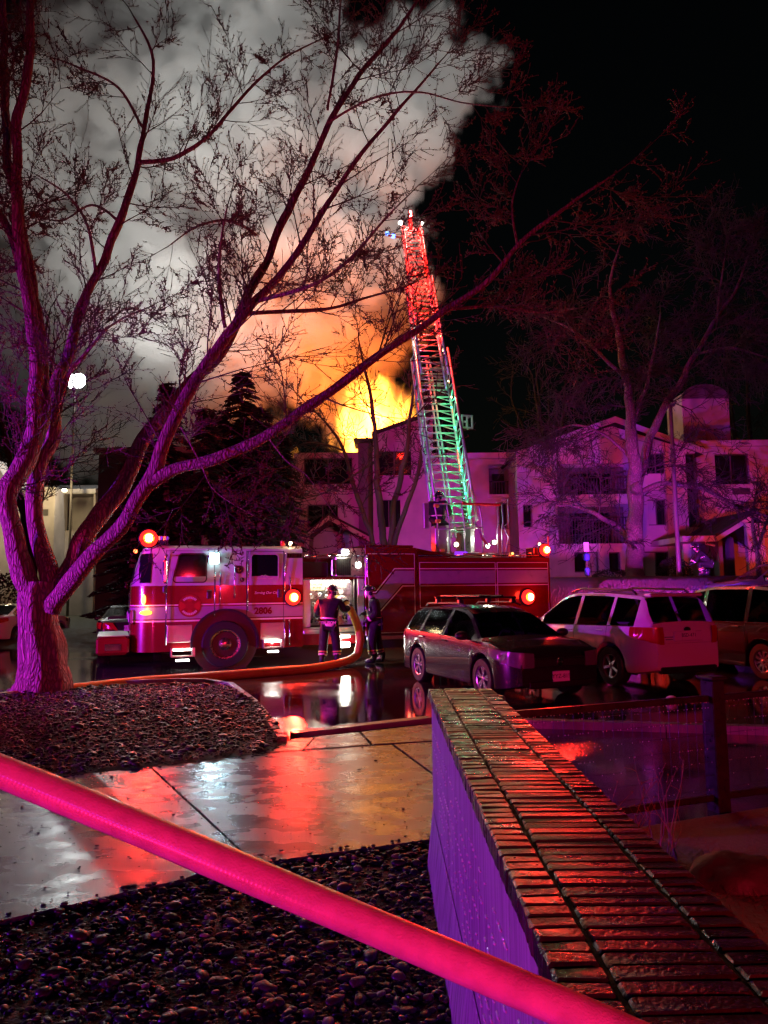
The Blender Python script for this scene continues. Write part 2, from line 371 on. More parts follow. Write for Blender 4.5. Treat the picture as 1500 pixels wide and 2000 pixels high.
# ------------------------------------------------------------------ brick capped wall
ZW = 1.16
wa = gp(836, 1345, ZW); wb = gp(1086, 1920, ZW)
wdir = (wb - wa).normalized(); wang = math.atan2(wdir.y, wdir.x)      # local x runs towards the camera
WL = 4.78; CW = .41
def vbrush(name, color):
    m = mat(name, color, .55, spec=.4); n = m.node_tree.nodes; l = m.node_tree.links; b = n['Principled BSDF']
    tc = n.new('ShaderNodeTexCoord'); mp = n.new('ShaderNodeMapping'); mp.inputs['Scale'].default_value = (38, 38, 1.2); l.new(tc.outputs['Object'], mp.inputs[0])
    t = n.new('ShaderNodeTexNoise'); t.inputs['Scale'].default_value = 1; t.inputs['Detail'].default_value = 5; l.new(mp.outputs[0], t.inputs['Vector'])
    bp = n.new('ShaderNodeBump'); bp.inputs['Strength'].default_value = .9; bp.inputs['Distance'].default_value = .008; l.new(t.outputs['Fac'], bp.inputs['Height']); l.new(bp.outputs[0], b.inputs['Normal'])
    mr = n.new('ShaderNodeMapRange'); mr.inputs[1].default_value = .3; mr.inputs[2].default_value = .7; mr.inputs[3].default_value = .42; mr.inputs[4].default_value = 1.2; l.new(t.outputs['Fac'], mr.inputs[0])  # groove shade put into the colour, since the bump barely shows
    mx = n.new('ShaderNodeMix'); mx.data_type = 'RGBA'; mx.blend_type = 'MULTIPLY'; mx.inputs[0].default_value = 1; mx.inputs[6].default_value = (*color, 1); l.new(mr.outputs[0], mx.inputs[7]); l.new(mx.outputs[2], b.inputs['Base Color'])
    return m
M_wall = vbrush('combed_stucco', (.34, .32, .33))
M_mortar = mat('dark_mortar', (.02, .018, .016), .8, spec=.2, noise=(30, .4), bump=(120, .6, .004))
def brick_mat():
    m = mat('wet_brick', (.085, .05, .04), .2, spec=.32); n = m.node_tree.nodes; l = m.node_tree.links; b = n['Principled BSDF']
    oi = n.new('ShaderNodeObjectInfo'); cr = n.new('ShaderNodeValToRGB'); l.new(oi.outputs['Random'], cr.inputs[0])
    cr.color_ramp.elements[0].color = (.028, .02, .018, 1); cr.color_ramp.elements[1].color = (.07, .04, .034, 1)
    tc = n.new('ShaderNodeTexCoord'); ad = n.new('ShaderNodeVectorMath'); ad.operation = 'ADD'; l.new(tc.outputs['Object'], ad.inputs[0]); l.new(oi.outputs['Location'], ad.inputs[1])
    t = n.new('ShaderNodeTexNoise'); t.inputs['Scale'].default_value = 110; t.inputs['Detail'].default_value = 5; l.new(ad.outputs[0], t.inputs['Vector'])
    t2 = n.new('ShaderNodeTexNoise'); t2.inputs['Scale'].default_value = 9; t2.inputs['Detail'].default_value = 4; l.new(ad.outputs[0], t2.inputs['Vector'])
    mx = n.new('ShaderNodeMix'); mx.data_type = 'RGBA'; mx.blend_type = 'MULTIPLY'; mx.inputs[0].default_value = .8; l.new(cr.outputs[0], mx.inputs[6]); l.new(t2.outputs['Color'], mx.inputs[7]); l.new(mx.outputs[2], b.inputs['Base Color'])
    rr = n.new('ShaderNodeMapRange'); rr.inputs[1].default_value = .35; rr.inputs[2].default_value = .65; rr.inputs[3].default_value = .18; rr.inputs[4].default_value = .42; l.new(t2.outputs['Fac'], rr.inputs[0]); l.new(rr.outputs[0], b.inputs['Roughness'])
    bp = n.new('ShaderNodeBump'); bp.inputs['Strength'].default_value = .75; bp.inputs['Distance'].default_value = .0035; l.new(t.outputs['Fac'], bp.inputs['Height']); l.new(bp.outputs[0], b.inputs['Normal'])
    return m
M_brick = brick_mat()
wall = thing('garden_wall', 'low purple lit wall capped with wet rows of bricks, running towards the camera', 'wall', (wa.x, wa.y, 0), wang)
# local: x = along towards camera, y = to the right seen along x (negative = camera right side)
sgn = 1 if Vector((-wdir.y, wdir.x)).x > 0 else -1
MB().box((-.0, .02 * sgn, .04), (WL, (CW - .02) * sgn, ZW - .062)).build('wall_body', M_wall, wall)
MB().prism([(-.0, -.03 * sgn, .02), (-.0, .03 * sgn, .02), (-.0, .03 * sgn, .40), (-.0, .016 * sgn, .42)], (WL, 0, 0)).build('plinth', M_wall, wall)
MB().box((.004, .012 * sgn, ZW - .06), (WL, (CW - .012) * sgn, ZW - .0065)).build('mortar_bed', M_mortar, wall)
cols = [(0, .092), (.100, .205), (.313, .095)]
rg = random.Random(3); srcs = []
for (y0, w) in cols:
    vs = []
    for k in range(3):
        mb = MB(); mb.box((-.0220, -w / 2, -.030), (.0220, w / 2, .030), .005)
        mb.v = [(p[0] + rg.uniform(-.0015, .0015), p[1] + rg.uniform(-.0015, .0015), p[2] + rg.uniform(-.002, .002)) for p in mb.v]
        vs.append(mb)
    srcs.append(vs)
PITCHB = .0482; nrow = min(99, int(WL / PITCHB))
cache = {}
for i in range(nrow):
    for c, (y0, w) in enumerate(cols):
        k = rg.randrange(3); M = Matrix.Translation((i * PITCHB + .024 + rg.uniform(-.0015, .0015), (y0 + w / 2) * sgn + rg.uniform(-.002, .002), ZW - .030 + rg.uniform(-.0025, .002))) @ Matrix.Rotation(rg.gauss(0, .008), 4, 'Z') @ Matrix.Rotation(rg.gauss(0, .008), 4, 'Y')
        if (c, k) not in cache:
            o = srcs[c][k].build('brick', M_brick, wall, smooth=30); o.matrix_local = M; cache[(c, k)] = o
        else: inst(cache[(c, k)], 'brick', wall, M)
M_drop = mat('water_drop', (.9, .9, .9), .04, spec=.8, trans=.3)
mb = MB()
for row in range(7):                                # beads of water on the shallow ribs of the wall face
    x = .15 + row * .12
    zz = ZW - .24 - row * .085
    while x < 4.0:
        L = rg.uniform(.015, .05)
        if rg.random() < .8: mb.ball((x, .018 * sgn, zz + rg.uniform(-.002, .002)), (L * .6, .006, .0045), 6, 4)
        x += L + rg.uniform(.01, .05)
mb.build('water_beads', M_drop, wall, smooth='all')['kind'] = 'stuff'

# ------------------------------------------------------------------ wire fence at the right
M_fence = mat('dark_fence_paint', (.018, .014, .014), .35, noise=(20, .3))
M_wire = mat('dark_wire', (.06, .05, .05), .3, metal=.6)
fa = Vector((.70, 5.35, 0)); fb = Vector((4.3, 6.75, 0)); fd = (fb - fa); FL = fd.length; fang = math.atan2(fd.y, fd.x)
fence = thing('wire_fence', 'low dark welded wire fence with a square post, beaded with rain, right of the wall', 'fence', fa, fang)
FH = .92
MB().box((0, -.02, FH - .05), (FL, .02, FH), .006).build('top_rail', M_fence, fence)
MB().box((0, -.02, .10), (FL, .02, .15), .006).build('bottom_rail', M_fence, fence)
for x in (0.06, 2.07, FL - .05): MB().box((x - .065, -.065, 0), (x + .065, .065, FH + .12), .01).build('post', M_fence, fence)
for x in (2.07,): MB().box((x - .085, -.085, FH + .121), (x + .085, .085, FH + .15), .01).build('post_cap', M_fence, fence)
hw = MB().cyl((0, 0, 0), (FL, 0, 0), .0016, n=5).build('wire', M_wire, fence); hw.location = (0, -.024, .2)
for k in range(1, 7): inst(hw, 'wire', fence, Matrix.Translation((0, -.024, .2 + k * .105)))
vw = MB().cyl((0, 0, .15), (0, 0, FH - .05), .0016, n=5).build('wire', M_wire, fence); vw.location = (.1, -.021, 0)
for k in range(1, int(FL / .088)): inst(vw, 'wire', fence, Matrix.Translation((.1 + k * .088, -.021, 0)))
mb = MB()
for k in range(7):
    x = .1
    while x < FL:
        if rg.random() < (.75 if k > 4 else .3): mb.ball((x, -.026, .2 + k * .105 - .004), (.0035, .0035, .005), 6, 4)
        x += rg.uniform(.015, .06)
x = .1
while x < FL:
    mb.ball((x, -.018, FH - .053), (.004, .004, .005), 6, 4); x += rg.uniform(.012, .06)
mb.build('raindrops', M_drop, fence, smooth='all')['kind'] = 'stuff'

# ------------------------------------------------------------------ near hose: stretched across the frame, resting on the wall
M_hose = mat('pale_hose_jacket', (.62, .34, .40), .36, spec=.5, coat=.5, coatr=.22, noise=(26, .28), bump=(340, .8, .002))
n = M_hose.node_tree.nodes; l = M_hose.node_tree.links; b = n['Principled BSDF']
h0 = px(-330, 1375, 1.20); h1 = px(60, 1530, 1.17); h2 = px(520, 1722, 1.12); h3 = px(1000, 1925, 1.06); h4 = px(1350, 2080, 1.01); h5 = px(1700, 2260, .95)
hp = spline([h0, h1, h2, h3, h4, h5], 60)
mb = MB(); rads = []; s = 0
for i, p in enumerate(hp):
    if i: s += (p - hp[i - 1]).length
    rib = max(0, math.sin(s * 2 * math.pi / .011)) * .00035 * (1.0 if s < 1.05 else .35) + .0008 * mnoise.noise(Vector((s * 6, 0, 0)))
    rads.append(.0305 + rib)
fine = []; fr = []
for i in range(len(hp) - 1):
    for k in range(5):
        t = k / 5; fine.append(hp[i].lerp(hp[i + 1], t)); fr.append(0)
s = 0
for i, p in enumerate(fine):
    if i: s += (p - fine[i - 1]).length
    fr[i] = .0238 + max(0, math.sin(s * 2 * math.pi / .0068)) * .00013 * max(0, min(1, (1.15 - s) * 3 + .35 * mnoise.noise(Vector((s * 9, 3, 0))))) + .0012 * mnoise.noise(Vector((s * 5, 0, 0)))
mb.tube(fine, fr, 44, rough=.02, k=4.0)
tag(mb.build('attack_hose', M_hose, smooth='all'), 'pink lit charged hose crossing the foreground and resting on the wall', 'fire hose')

# ------------------------------------------------------------------ plants and stones in the earth bed on the right
M_stem = mat('dry_stem', (.22, .15, .10), .7, noise=(20, .4))
def dry_shrub(base, n, hgt, label, seed):
    r = random.Random(seed); t = thing('dry_shrub', label, 'plant', base, 0, 'dry shrubs by the fence'); st = MB(); bd = MB()
    for k in range(n):
        a = r.uniform(0, 6.28); tilt = r.uniform(.05, .6); L = hgt * r.uniform(.5, 1.1); p = Vector((r.uniform(-.1, .1), r.uniform(-.08, .08), 0)); d = Vector((math.cos(a) * tilt, math.sin(a) * tilt, 1)).normalized(); pts = [p.copy()]
        for q in range(7):
            p = p + d * (L / 7); d = (d + Vector((r.gauss(0, .12), r.gauss(0, .12), .02))).normalized(); pts.append(p.copy())
            if q > 2 and r.random() < .6:
                e = p + Vector((r.gauss(0, .05), r.gauss(0, .05), r.uniform(.02, .1))); st.tube([p, (p + e) / 2 + Vector((.005, 0, .005)), e], [.0022, .0018, .001], 4); bd.ball(e, .005, 6, 4)
        st.tube(pts, [.004 - .0004 * i for i in range(8)], 5); bd.ball(pts[-1], (.005, .005, .009), 6, 4)
    st.build('stems', M_stem, t, smooth='all'); bd.build('buds', M_stem, t, smooth='all')
g1 = gp(1190, 1700, .04); g2 = gp(1300, 1680, .04); g3 = gp(1420, 1760, .04)
dry_shrub((g1.x, g1.y, .04), 9, .55, 'bare dry shrub with upright twigs left of the fence post', 4)
dry_shrub((g2.x, g2.y, .04), 10, .62, 'taller bare dry shrub in front of the fence post', 5)
M_blade = mat('dry_grass_blade', (.16, .10, .06), .8)
mb = MB(); r = random.Random(9)
for k in range(900):
    u = r.uniform(1120, 1560); v = r.uniform(1600, 2050); p = gp(u, v, .04)
    if p.x < .75: continue
    a = r.uniform(0, 6.28); L = r.uniform(.04, .16); d = Vector((math.cos(a) * r.uniform(.4, 1.6), math.sin(a) * r.uniform(.4, 1.6), 1)).normalized(); q = p + d * L * .6; e = q + (d + Vector((0, 0, -.8))) * L * .5
    w = Vector((-d.y, d.x, 0)).normalized() * .0018
    mb.add([p - w, p + w, q + w * .8, q - w * .8, e], [(0, 1, 2, 3), (3, 2, 4)])
tag(mb.build('dry_grass', M_blade), 'thin dry grass scattered over the earth bed', 'grass', kind='stuff')
M_rock = mat('landscape_rock', (.05, .04, .035), .7, noise=(8, .4), bump=(25, .6, .01))
def boulder(loc, sc, label, seed):
    bv, bf = ico(4); vs = []
    for v in bv:
        p = Vector(v); q = 1 + .16 * mnoise.noise(p * 1.6 + Vector((seed, 0, 0))) + .05 * mnoise.noise(p * 5 + Vector((0, seed, 0)))
        vs.append((p.x * sc[0] * q, p.y * sc[1] * q, p.z * sc[2] * q))
    o = MB().add(vs, bf.tolist()).build('boulder', M_rock, smooth='all', loc=loc); tag(o, label, 'rock', 'landscape boulders in the earth bed')
b1 = gp(1255, 1730, .1); b2 = gp(1440, 1700, .1)
boulder((b1.x + .05, b1.y, .02), (.26, .2, .15), 'low rounded boulder left of its neighbour in the earth bed', 1.3)
boulder((b2.x, b2.y, .02), (.30, .22, .17), 'larger rounded boulder at the right frame edge in the earth bed', 4.7)
# ------------------------------------------------------------------ fire engine (local x from the front to the rear, y away from the viewer, z up)
M_red = mat('engine_red_paint', (.14, .003, .006), .25, spec=.5, coat=1.0, coatr=.06, bump=(9, .03, .01))
M_white = mat('engine_white_paint', (.40, .38, .40), .3, spec=.5, coat=.8, coatr=.08, bump=(9, .03, .01))
M_band = mat('reflective_band', (.27, .22, .24), .35, spec=.5, noise=(6, .12))
M_line = mat('pale_pinstripe', (.75, .66, .5), .35)
M_chrome = mat('chrome', (.75, .75, .76), .12, metal=1.0, noise=(9, .15))
M_steel = mat('brushed_steel', (.6, .6, .58), .32, metal=.9, noise=(12, .25))
M_tread = mat('tread_plate', (.5, .5, .48), .3, metal=.9, bump=(90, .8, .006))
M_rub = mat('black_rubber', (.012, .012, .013), .55, noise=(15, .3), bump=(60, .4, .005))
M_blk = mat('black_plastic', (.012, .011, .012), .35)
M_glass = mat('dark_glass', (.006, .006, .008), .04, spec=.7)
M_seam = mat('panel_gap', (.004, .004, .004), .6)
M_dial = mat('white_dial', (.8, .8, .76), .4)
G_red = glow('red_lamp_glow', (1, .012, .01), 3.5); G_hot = glow('hot_filament', (1, .72, .35), 30); G_white = glow('white_lamp_glow', (1, .97, .85), 18)
G_amber = glow('amber_lamp_glow', (1, .35, .03), 7); G_blue = glow('blue_lamp_glow', (.08, .2, 1), 9); G_cool = glow('cool_lamp_glow', (.5, 1, .97), 26)
G_viol = glow('violet_lamp_glow', (.28, .03, .9), 1.3); G_led = glow('red_led_glow', (1, .08, .05), 12); G_green = glow('green_led_glow', (.05, 1, .4), 6); G_warm = glow('warm_bulb_glow', (1, .75, .35), 16)
TH = R(20); TX, TY = -5.78, 17.0
truck = thing('fire_engine', 'red and white fire engine with raised red lights, standing across the wet lot', 'fire engine', (TX, TY, 0), TH)
def P(mb, name, m, parent=truck, smooth=False): return mb.build(name, m, parent, smooth)
WD = 2.45
# --- cab shell: plan with rounded front corners, drawn in colour bands
def cab_plan(inset=0.0, rake=0.0):
    r = .55; pts = []
    for k in range(7):
        a = math.pi * 1.5 - (math.pi / 2) * k / 6; pts.append((r + math.cos(a) * (r - inset) + rake * (k / 6), r + math.sin(a) * (r - inset)))
    for k in range(7):
        a = math.pi - (math.pi / 2) * k / 6; pts.append((r + math.cos(a) * (r - inset) + rake * (1 - k / 6), WD - r + math.sin(a) * (r - inset)))
    pts += [(4.0, WD - inset), (4.0, inset)]
    return pts
def cab_band(name, z0, z1, m, i0=0, i1=0, rk0=0, rk1=0):
    a = [(x, y, z0) for x, y in cab_plan(i0, rk0)]; b = [(x, y, z1) for x, y in cab_plan(i1, rk1)]; n_ = len(a)
    fs = [(i, (i + 1) % n_, n_ + (i + 1) % n_, n_ + i) for i in range(n_)] + [tuple(range(n_)), tuple(range(n_, 2 * n_))]
    return P(MB().add(a + b, fs), name, m, smooth=35)
cab_band('cab_skirt', .42, 1.10, M_red)
cab_band('cab_lower_line', 1.101, 1.135, M_line, -.002, -.002)
cab_band('cab_thin_gap', 1.136, 1.165, M_red)
cab_band('cab_white_band', 1.166, 1.44, M_band, -.002, -.002)
cab_band('cab_thin_gap', 1.441, 1.468, M_red)
cab_band('cab_upper_line', 1.469, 1.496, M_line, -.002, -.002)
cab_band('cab_red_band', 1.497, 1.93, M_red)
cab_band('cab_upper', 1.931, 2.80, M_white, 0, .05, 0, .22)
cab_band('cab_roof', 2.801, 2.88, M_white, .06, .22, .22, .3)
# wheel arch, flare and front wheel
def arch(cx, R0, R1, z, d0, d1, name, m):
    mb = MB(); vs = []; n_ = 28
    for k in range(n_ + 1):
        a = math.pi * (-.06 + 1.12 * k / n_); c, s = math.cos(a), math.sin(a)
        vs += [(cx + R0 * c, d0, z + R0 * s), (cx + R1 * c, d0, z + R1 * s), (cx + R1 * c, d1, z + R1 * s), (cx + R0 * c, d1, z + R0 * s)]
    fs = []
    for k in range(n_):
        for q in range(4): fs.append((4 * k + q, 4 * k + (q + 1) % 4, 4 * k + 4 + (q + 1) % 4, 4 * k + 4 + q))
    fs += [(0, 1, 2, 3), tuple(4 * n_ + q for q in (3, 2, 1, 0))]
    return P(mb.add(vs, fs), name, m, smooth=40)
def wheel(parent, c, r, w, side=-1, spokes=None, m_rim=None, name='wheel', lug=10):
    """tyre and rim; axis along local y, visible face towards side*y"""
    t = bpy.data.objects.new(name, None); COL.objects.link(t); t.parent = parent; t.location = c
    rot = Matrix.Rotation(R(90) if side < 0 else R(-90), 4, 'X')
    rr = r * .62
    MB().lathe([(rr, -w / 2), (r * .93, -w / 2), (r * .985, -w * .42), (r, -w * .3), (r, w * .3), (r * .985, w * .42), (r * .95, w / 2), (rr * 1.06, w / 2), (rr, w * .45)], rot, 40).build('tyre', M_rub, t, smooth=35)
    mb = MB()
    if not spokes:
        mb.lathe([(.001, -w * .2), (rr * .98, -w * .2), (rr, w * .46), (rr * .9, w * .44), (rr * .8, w * .2), (rr * .45, w * .22), (rr * .42, w * .42), (rr * .25, w * .5), (.001, w * .5)], rot, 32)
        for k in range(lug):
            a = 2 * math.pi * k / lug; p = rot @ Vector((rr * .62 * math.cos(a), rr * .62 * math.sin(a), w * .2)); q = rot @ Vector((rr * .62 * math.cos(a), rr * .62 * math.sin(a), w * .31)); mb.cyl(p, q, .02, n=6)
    else:
        mb.lathe([(rr * .93, -w * .3), (rr * 1.0, w * .44), (rr * .97, w * .47), (rr * .90, w * .44), (rr * .86, -w * .3)], rot, 36)
        mb.lathe([(.001, w * .2), (rr * .2, w * .22), (rr * .22, w * .4), (rr * .12, w * .44), (.001, w * .44)], rot, 20)
        n_, tw = spokes
        for k in range(n_):
            a = 2 * math.pi * k / n_ + .2
            for off in ((-.13, .13) if tw == 2 else (0,)):
                a0, a1 = a + off * .9, a + off * 1.5 + (.0 if tw < 3 else .25)
                hw_ = rr * (.07 if tw == 2 else .1)
                for s0, s1 in ((.16, .92),):
                    p0 = Vector((math.cos(a0) * rr * s0, math.sin(a0) * rr * s0, w * .40)); p1 = Vector((math.cos(a1) * rr * s1, math.sin(a1) * rr * s1, w * .42))
                    t_ = (p1 - p0).normalized(); nn = Vector((-t_.y, t_.x, 0)) * hw_
                    mb.prism([rot @ (p0 - nn), rot @ (p0 + nn), rot @ (p1 + nn * 1.25), rot @ (p1 - nn * 1.25)], rot @ Vector((0, 0, -w * .12)))
    mb.build('rim', m_rim or M_chrome, t, smooth=35)
    if spokes: MB().lathe([(.001, -w * .25), (rr * .9, -w * .25), (rr * .9, -w * .2), (.001, -w * .2)], rot, 24).build('brake_disc', M_blk, t)
    return t
WX = 2.12
P(MB().lathe([(.001, 0), (.76, 0), (.76, .03), (.001, .03)], Matrix.Translation((WX, .022, .58)) @ Matrix.Rotation(R(90), 4, 'X'), 40), 'wheel_well', M_blk)
arch(WX, .745, .80, .58, -.08, .1, 'wheel_arch_trim', M_rub)
wheel(truck, (WX, .10, .55), .55, .34, name='front_wheel', m_rim=mat('truck_rim', (.5, .48, .47), .25, metal=1.0, noise=(10, .3)))
wheel(truck, (8.15, .12, .55), .55, .40, name='rear_wheel', m_rim=MATS['truck_rim'])
# windows
def roundwin(name, x0, x1, z0, z1, y, m=M_glass, frame=True, slant=0.0, parent=truck):
    def ringp(i, yy):
        pts = []; rr = .07
        for cx_, cz_, a0 in ((x1 - rr, z1 - rr, 0), (x0 + rr + slant, z1 - rr, 90), (x0 + rr, z0 + rr, 180), (x1 - rr, z0 + rr, 270)):
            for k in range(5):
                a = R(a0 + 90 * k / 4); pts.append((cx_ + math.cos(a) * (rr + i), yy, cz_ + math.sin(a) * (rr + i)))
        return pts
    w_ = P(MB().prism(ringp(0, y), (0, .02, 0)), name, m, parent)
    if frame:
        mb = MB(); o_ = ringp(.03, y - .012); i_ = ringp(.0, y - .012); q = len(o_)
        vs = o_ + i_ + [(p[0], p[1] + .05, p[2]) for p in o_] + [(p[0], p[1] + .05, p[2]) for p in i_]
        fs = []
        for k in range(q):
            j = (k + 1) % q; fs += [(k, j, q + j, q + k), (k, 2 * q + k, 2 * q + j, j), (q + k, q + j, 3 * q + j, 3 * q + k)]
        mb.add(vs, fs).build('window_frame', M_blk if frame == 'dark' else M_white, w_)
    return w_
roundwin('door_window', .93, 1.66, 2.02, 2.66, .012, slant=.12, frame='dark')
roundwin('rear_window', 2.74, 3.38, 2.02, 2.66, .012)
# wrap round windscreen: follows the rounded front
def screen():
    mb = MB(); a = cab_plan(-.012, .06); b = cab_plan(.03, .20); idx = list(range(1, 13)); vs = []; fs = []
    for i in idx: vs += [(a[i][0], a[i][1], 2.0), (b[i][0], b[i][1], 2.68)]
    vs2 = [(x + .03, y + (.03 if y < WD / 2 else -.03), z) for x, y, z in vs]; n_ = len(vs)
    for k in range(len(idx) - 1): fs += [(2 * k, 2 * k + 2, 2 * k + 3, 2 * k + 1), (n_ + 2 * k, n_ + 2 * k + 1, n_ + 2 * k + 3, n_ + 2 * k + 2)]
    return mb.add(vs + vs2, fs).build('windscreen', M_glass, truck, smooth='all')
screen()
mb = MB()
for y in (.55, 1.3): mb.cyl((.03, y, 2.02), (.12, y + .35, 2.5), .012, n=6)
P(mb, 'wiper', M_blk)
# doors, seams, rails, handles
mb = MB()
for x in (.76, 1.86, 2.62, 3.52): mb.box((x - .006, -.004, .62 if x < 1 or x > 3 else 1.0), (x + .006, .01, 2.76))
mb.box((.77, -.0045, 2.735), (1.86, .009, 2.745)); mb.box((2.62, -.0045, 2.735), (3.52, .009, 2.745))
P(mb, 'door_gap', M_seam)
for x, z0, z1 in ((.775, .55, 2.3), (1.87, 1.2, 2.25), (1.99, 1.45, 2.25), (2.33, 1.62, 2.4), (2.64, 1.3, 2.75), (3.54, 1.75, 2.72), (3.68, 1.75, 2.1), (3.54, .45, 1.1), (3.66, .45, 1.1)):
    mb = MB(); mb.tube([(x, .0, z0), (x, -.05, z0 + .03), (x, -.05, z1 - .03), (x, 0, z1)], .013, 8); P(mb, 'grab_rail', M_chrome, smooth='all')
for x in (1.74, 3.42): P(MB().box((x - .05, -.02, 1.62), (x + .06, .006, 1.82), .02).cyl((x, -.03, 1.70), (x, -.03, 1.77), .014, n=8), 'door_handle', M_blk)
# inset panel with two round gauges behind the front door
P(MB().box((2.30, -.008, 1.955), (2.60, .008, 2.48), .004), 'access_panel', M_white)
for cx_, cz_, rr in ((2.44, 2.30, .10), (2.51, 2.06, .055)):
    M = Matrix.Translation((cx_, -.008, cz_)) @ Matrix.Rotation(R(90), 4, 'X')
    g_ = P(MB().lathe([(.001, 0), (rr, 0), (rr, .012), (rr * .86, .018), (rr * .84, .006), (.001, .006)], M, 28), 'round_port', M_blk, smooth=35)
    MB().lathe([(.001, .008), (rr * .5, .008), (rr * .3, .02), (.001, .02)], M, 16).build('port_cap', M_chrome, g_, smooth=35)
# lettering and badge
RX = Matrix.Rotation(R(90), 4, 'X')
text('unit_number', '2806', .215, M_red, truck, Matrix.Translation((3.02, -.008, 1.305)) @ RX, bold=.008)
text('script_lettering', 'Serving Our City', .085, M_line, truck, Matrix.Translation((3.1, -.004, 1.74)) @ RX, shear=.3)
text('window_lettering', 'Mountain View', .062, M_line, truck, Matrix.Translation((3.06, .005, 2.085)) @ RX)
mb = MB(); mb.tube([(2.93, .004, 2.125), (3.0, .004, 2.16), (3.03, .004, 2.14), (3.07, .004, 2.17), (3.11, .004, 2.145), (3.18, .004, 2.125)], .005, 5); P(mb, 'mountain_mark', M_line)
def badge(cx_, cz_):
    M_bred = mat('badge_red', (.22, .006, .008), .35); M_bw = mat('badge_cream', (.6, .5, .45), .4)
    B = P(MB().lathe([(.001, 0), (.26, 0), (.26, .006), (.001, .006)], Matrix.Translation((cx_, -.0055, cz_)) @ RX, 36), 'door_badge', M_bred)
    for a0 in (0, 90, 180, 270):                     # four flared arms
        pts = []
        for k in range(7):
            a = R(a0 - 27 + 54 * k / 6); pts.append((cx_ + .235 * math.cos(a), -.0125, cz_ + .235 * math.sin(a)))
        for k in (1, -1):
            a = R(a0 + 20 * k); pts.append((cx_ + .1 * math.cos(a), -.0125, cz_ + .1 * math.sin(a)))
        mb = MB(); mb.prism(pts, (0, .003, 0)); mb.build('badge_arm', mat('badge_deep_red', (.34, .012, .014), .3), B)
    for a0, a1 in ((40, 140), (215, 325)):           # curved scrolls of lettering
        mb = MB()
        for k in range(9):
            a, b_ = R(a0 + (a1 - a0) * k / 9 + 1.5), R(a0 + (a1 - a0) * (k + 1) / 9 - 1.5)
            mb.prism([(cx_ + q * math.cos(t), -.0165, cz_ + q * math.sin(t)) for t, q in ((a, .165), (b_, .165), (b_, .215), (a, .215))], (0, .003, 0))
        mb.build('badge_scroll', M_bw, B)
    MB().lathe([(.001, .012), (.1, .012), (.1, .016), (.001, .016)], Matrix.Translation((cx_, 0, cz_)) @ RX, 24).build('badge_boss', mat('badge_boss_red', (.26, .01, .012), .35), B)
badge(1.30, 1.46)
# steps with lights
for x0, x1, z0, z1 in ((.88, 1.42, .30, .50), (3.0, 3.5, .42, .62)):
    st = P(MB().box((x0, -.16, z0), (x1, -.14, z0 + .03)).box((x0, -.16, z0), (x0 + .03, .1, z1)).box((x1 - .06, -.16, z0), (x1, .1, z1)).box((x0, -.16, z0 + .001), (x1, .1, z0 + .028)), 'cab_step', M_steel)
    MB().box((x0 + .05, -.10, z1 - .06), (x1 - .08, .02, z1 - .02), .01).build('step_light', G_white, st)
    MB().box((x0 + .12, -.12, z0 - .10), (x1 - .12, -.04, z0 - .06), .01).build('ground_light', G_white, st)
    lamp('step_lamp', ((x0 + x1) / 2, -.2, z0 - .12), (1, .96, .85), 9, .05, parent=truck)
    lamp('step_lamp', ((x0 + x1) / 2, -.05, z1 - .08), (1, .96, .85), 3, .04, parent=truck)
for x0, x1 in ((.80, 1.36), (2.96, 3.54)):
    P(MB().box((x0, -.006, .62), (x1, .01, 1.02), .01), 'scuff_panel', M_tread)
# front bumper with tray, grille, head lamps
bp_ = P(MB().box((-.72, .08, .38), (-.01, WD - .08, .80), .06), 'front_bumper', M_red)
MB().box((-.70, .1, .801), (-.02, WD - .1, .815)).build('bumper_deck', M_tread, bp_)
MB().box((-.52, .073, .50), (-.20, .09, .62), .02).build('bumper_light', G_viol, bp_)
MB().box((-.535, .068, .485), (-.185, .079, .635), .02).build('light_bezel', M_chrome, bp_)
mb = MB()
for k in range(11): mb.box((-.02, .75 + k * .09, 1.0), (.03, .80 + k * .09, 1.75))
P(mb.box((-.012, .7, .95), (.02, 1.75, 1.8)), 'grille', M_chrome)
for y in (.18, 1.95): 
    hl = P(MB().box((-.03, y, 1.05), (.06, y + .36, 1.38), .03), 'headlamp_bezel', M_chrome)
    MB().box((-.045, y + .05, 1.10), (.0, y + .30, 1.32), .03).build('headlamp_lens', mat('lamp_lens', (.5, .5, .52), .1, spec=.8), hl)
P(MB().ball((.27, .04, 1.62), (.05, .04, .12), 12, 8), 'corner_marker', G_hot if False else glow('orange_marker', (1, .30, .06), 9))
P(MB().ball((.33, .02, 1.32), (.14, .05, .055), 12, 8), 'turn_signal', G_amber)
lamp('turn_lamp', (.25, -.12, 1.4), (1, .3, .05), 12, .05, parent=truck)
# mirror
mr_ = P(MB().tube([(.75, -.0, 2.62), (.72, -.24, 2.60), (.72, -.30, 2.5)], .018, 8), 'mirror_arm', M_chrome, smooth='all')
MB().box((.66, -.40, 1.98), (.76, -.22, 2.52), .04).build('mirror_head', M_chrome, mr_); MB().box((.67, -.40, 1.76), (.75, -.25, 1.93), .03).build('mirror_convex', M_blk, mr_)
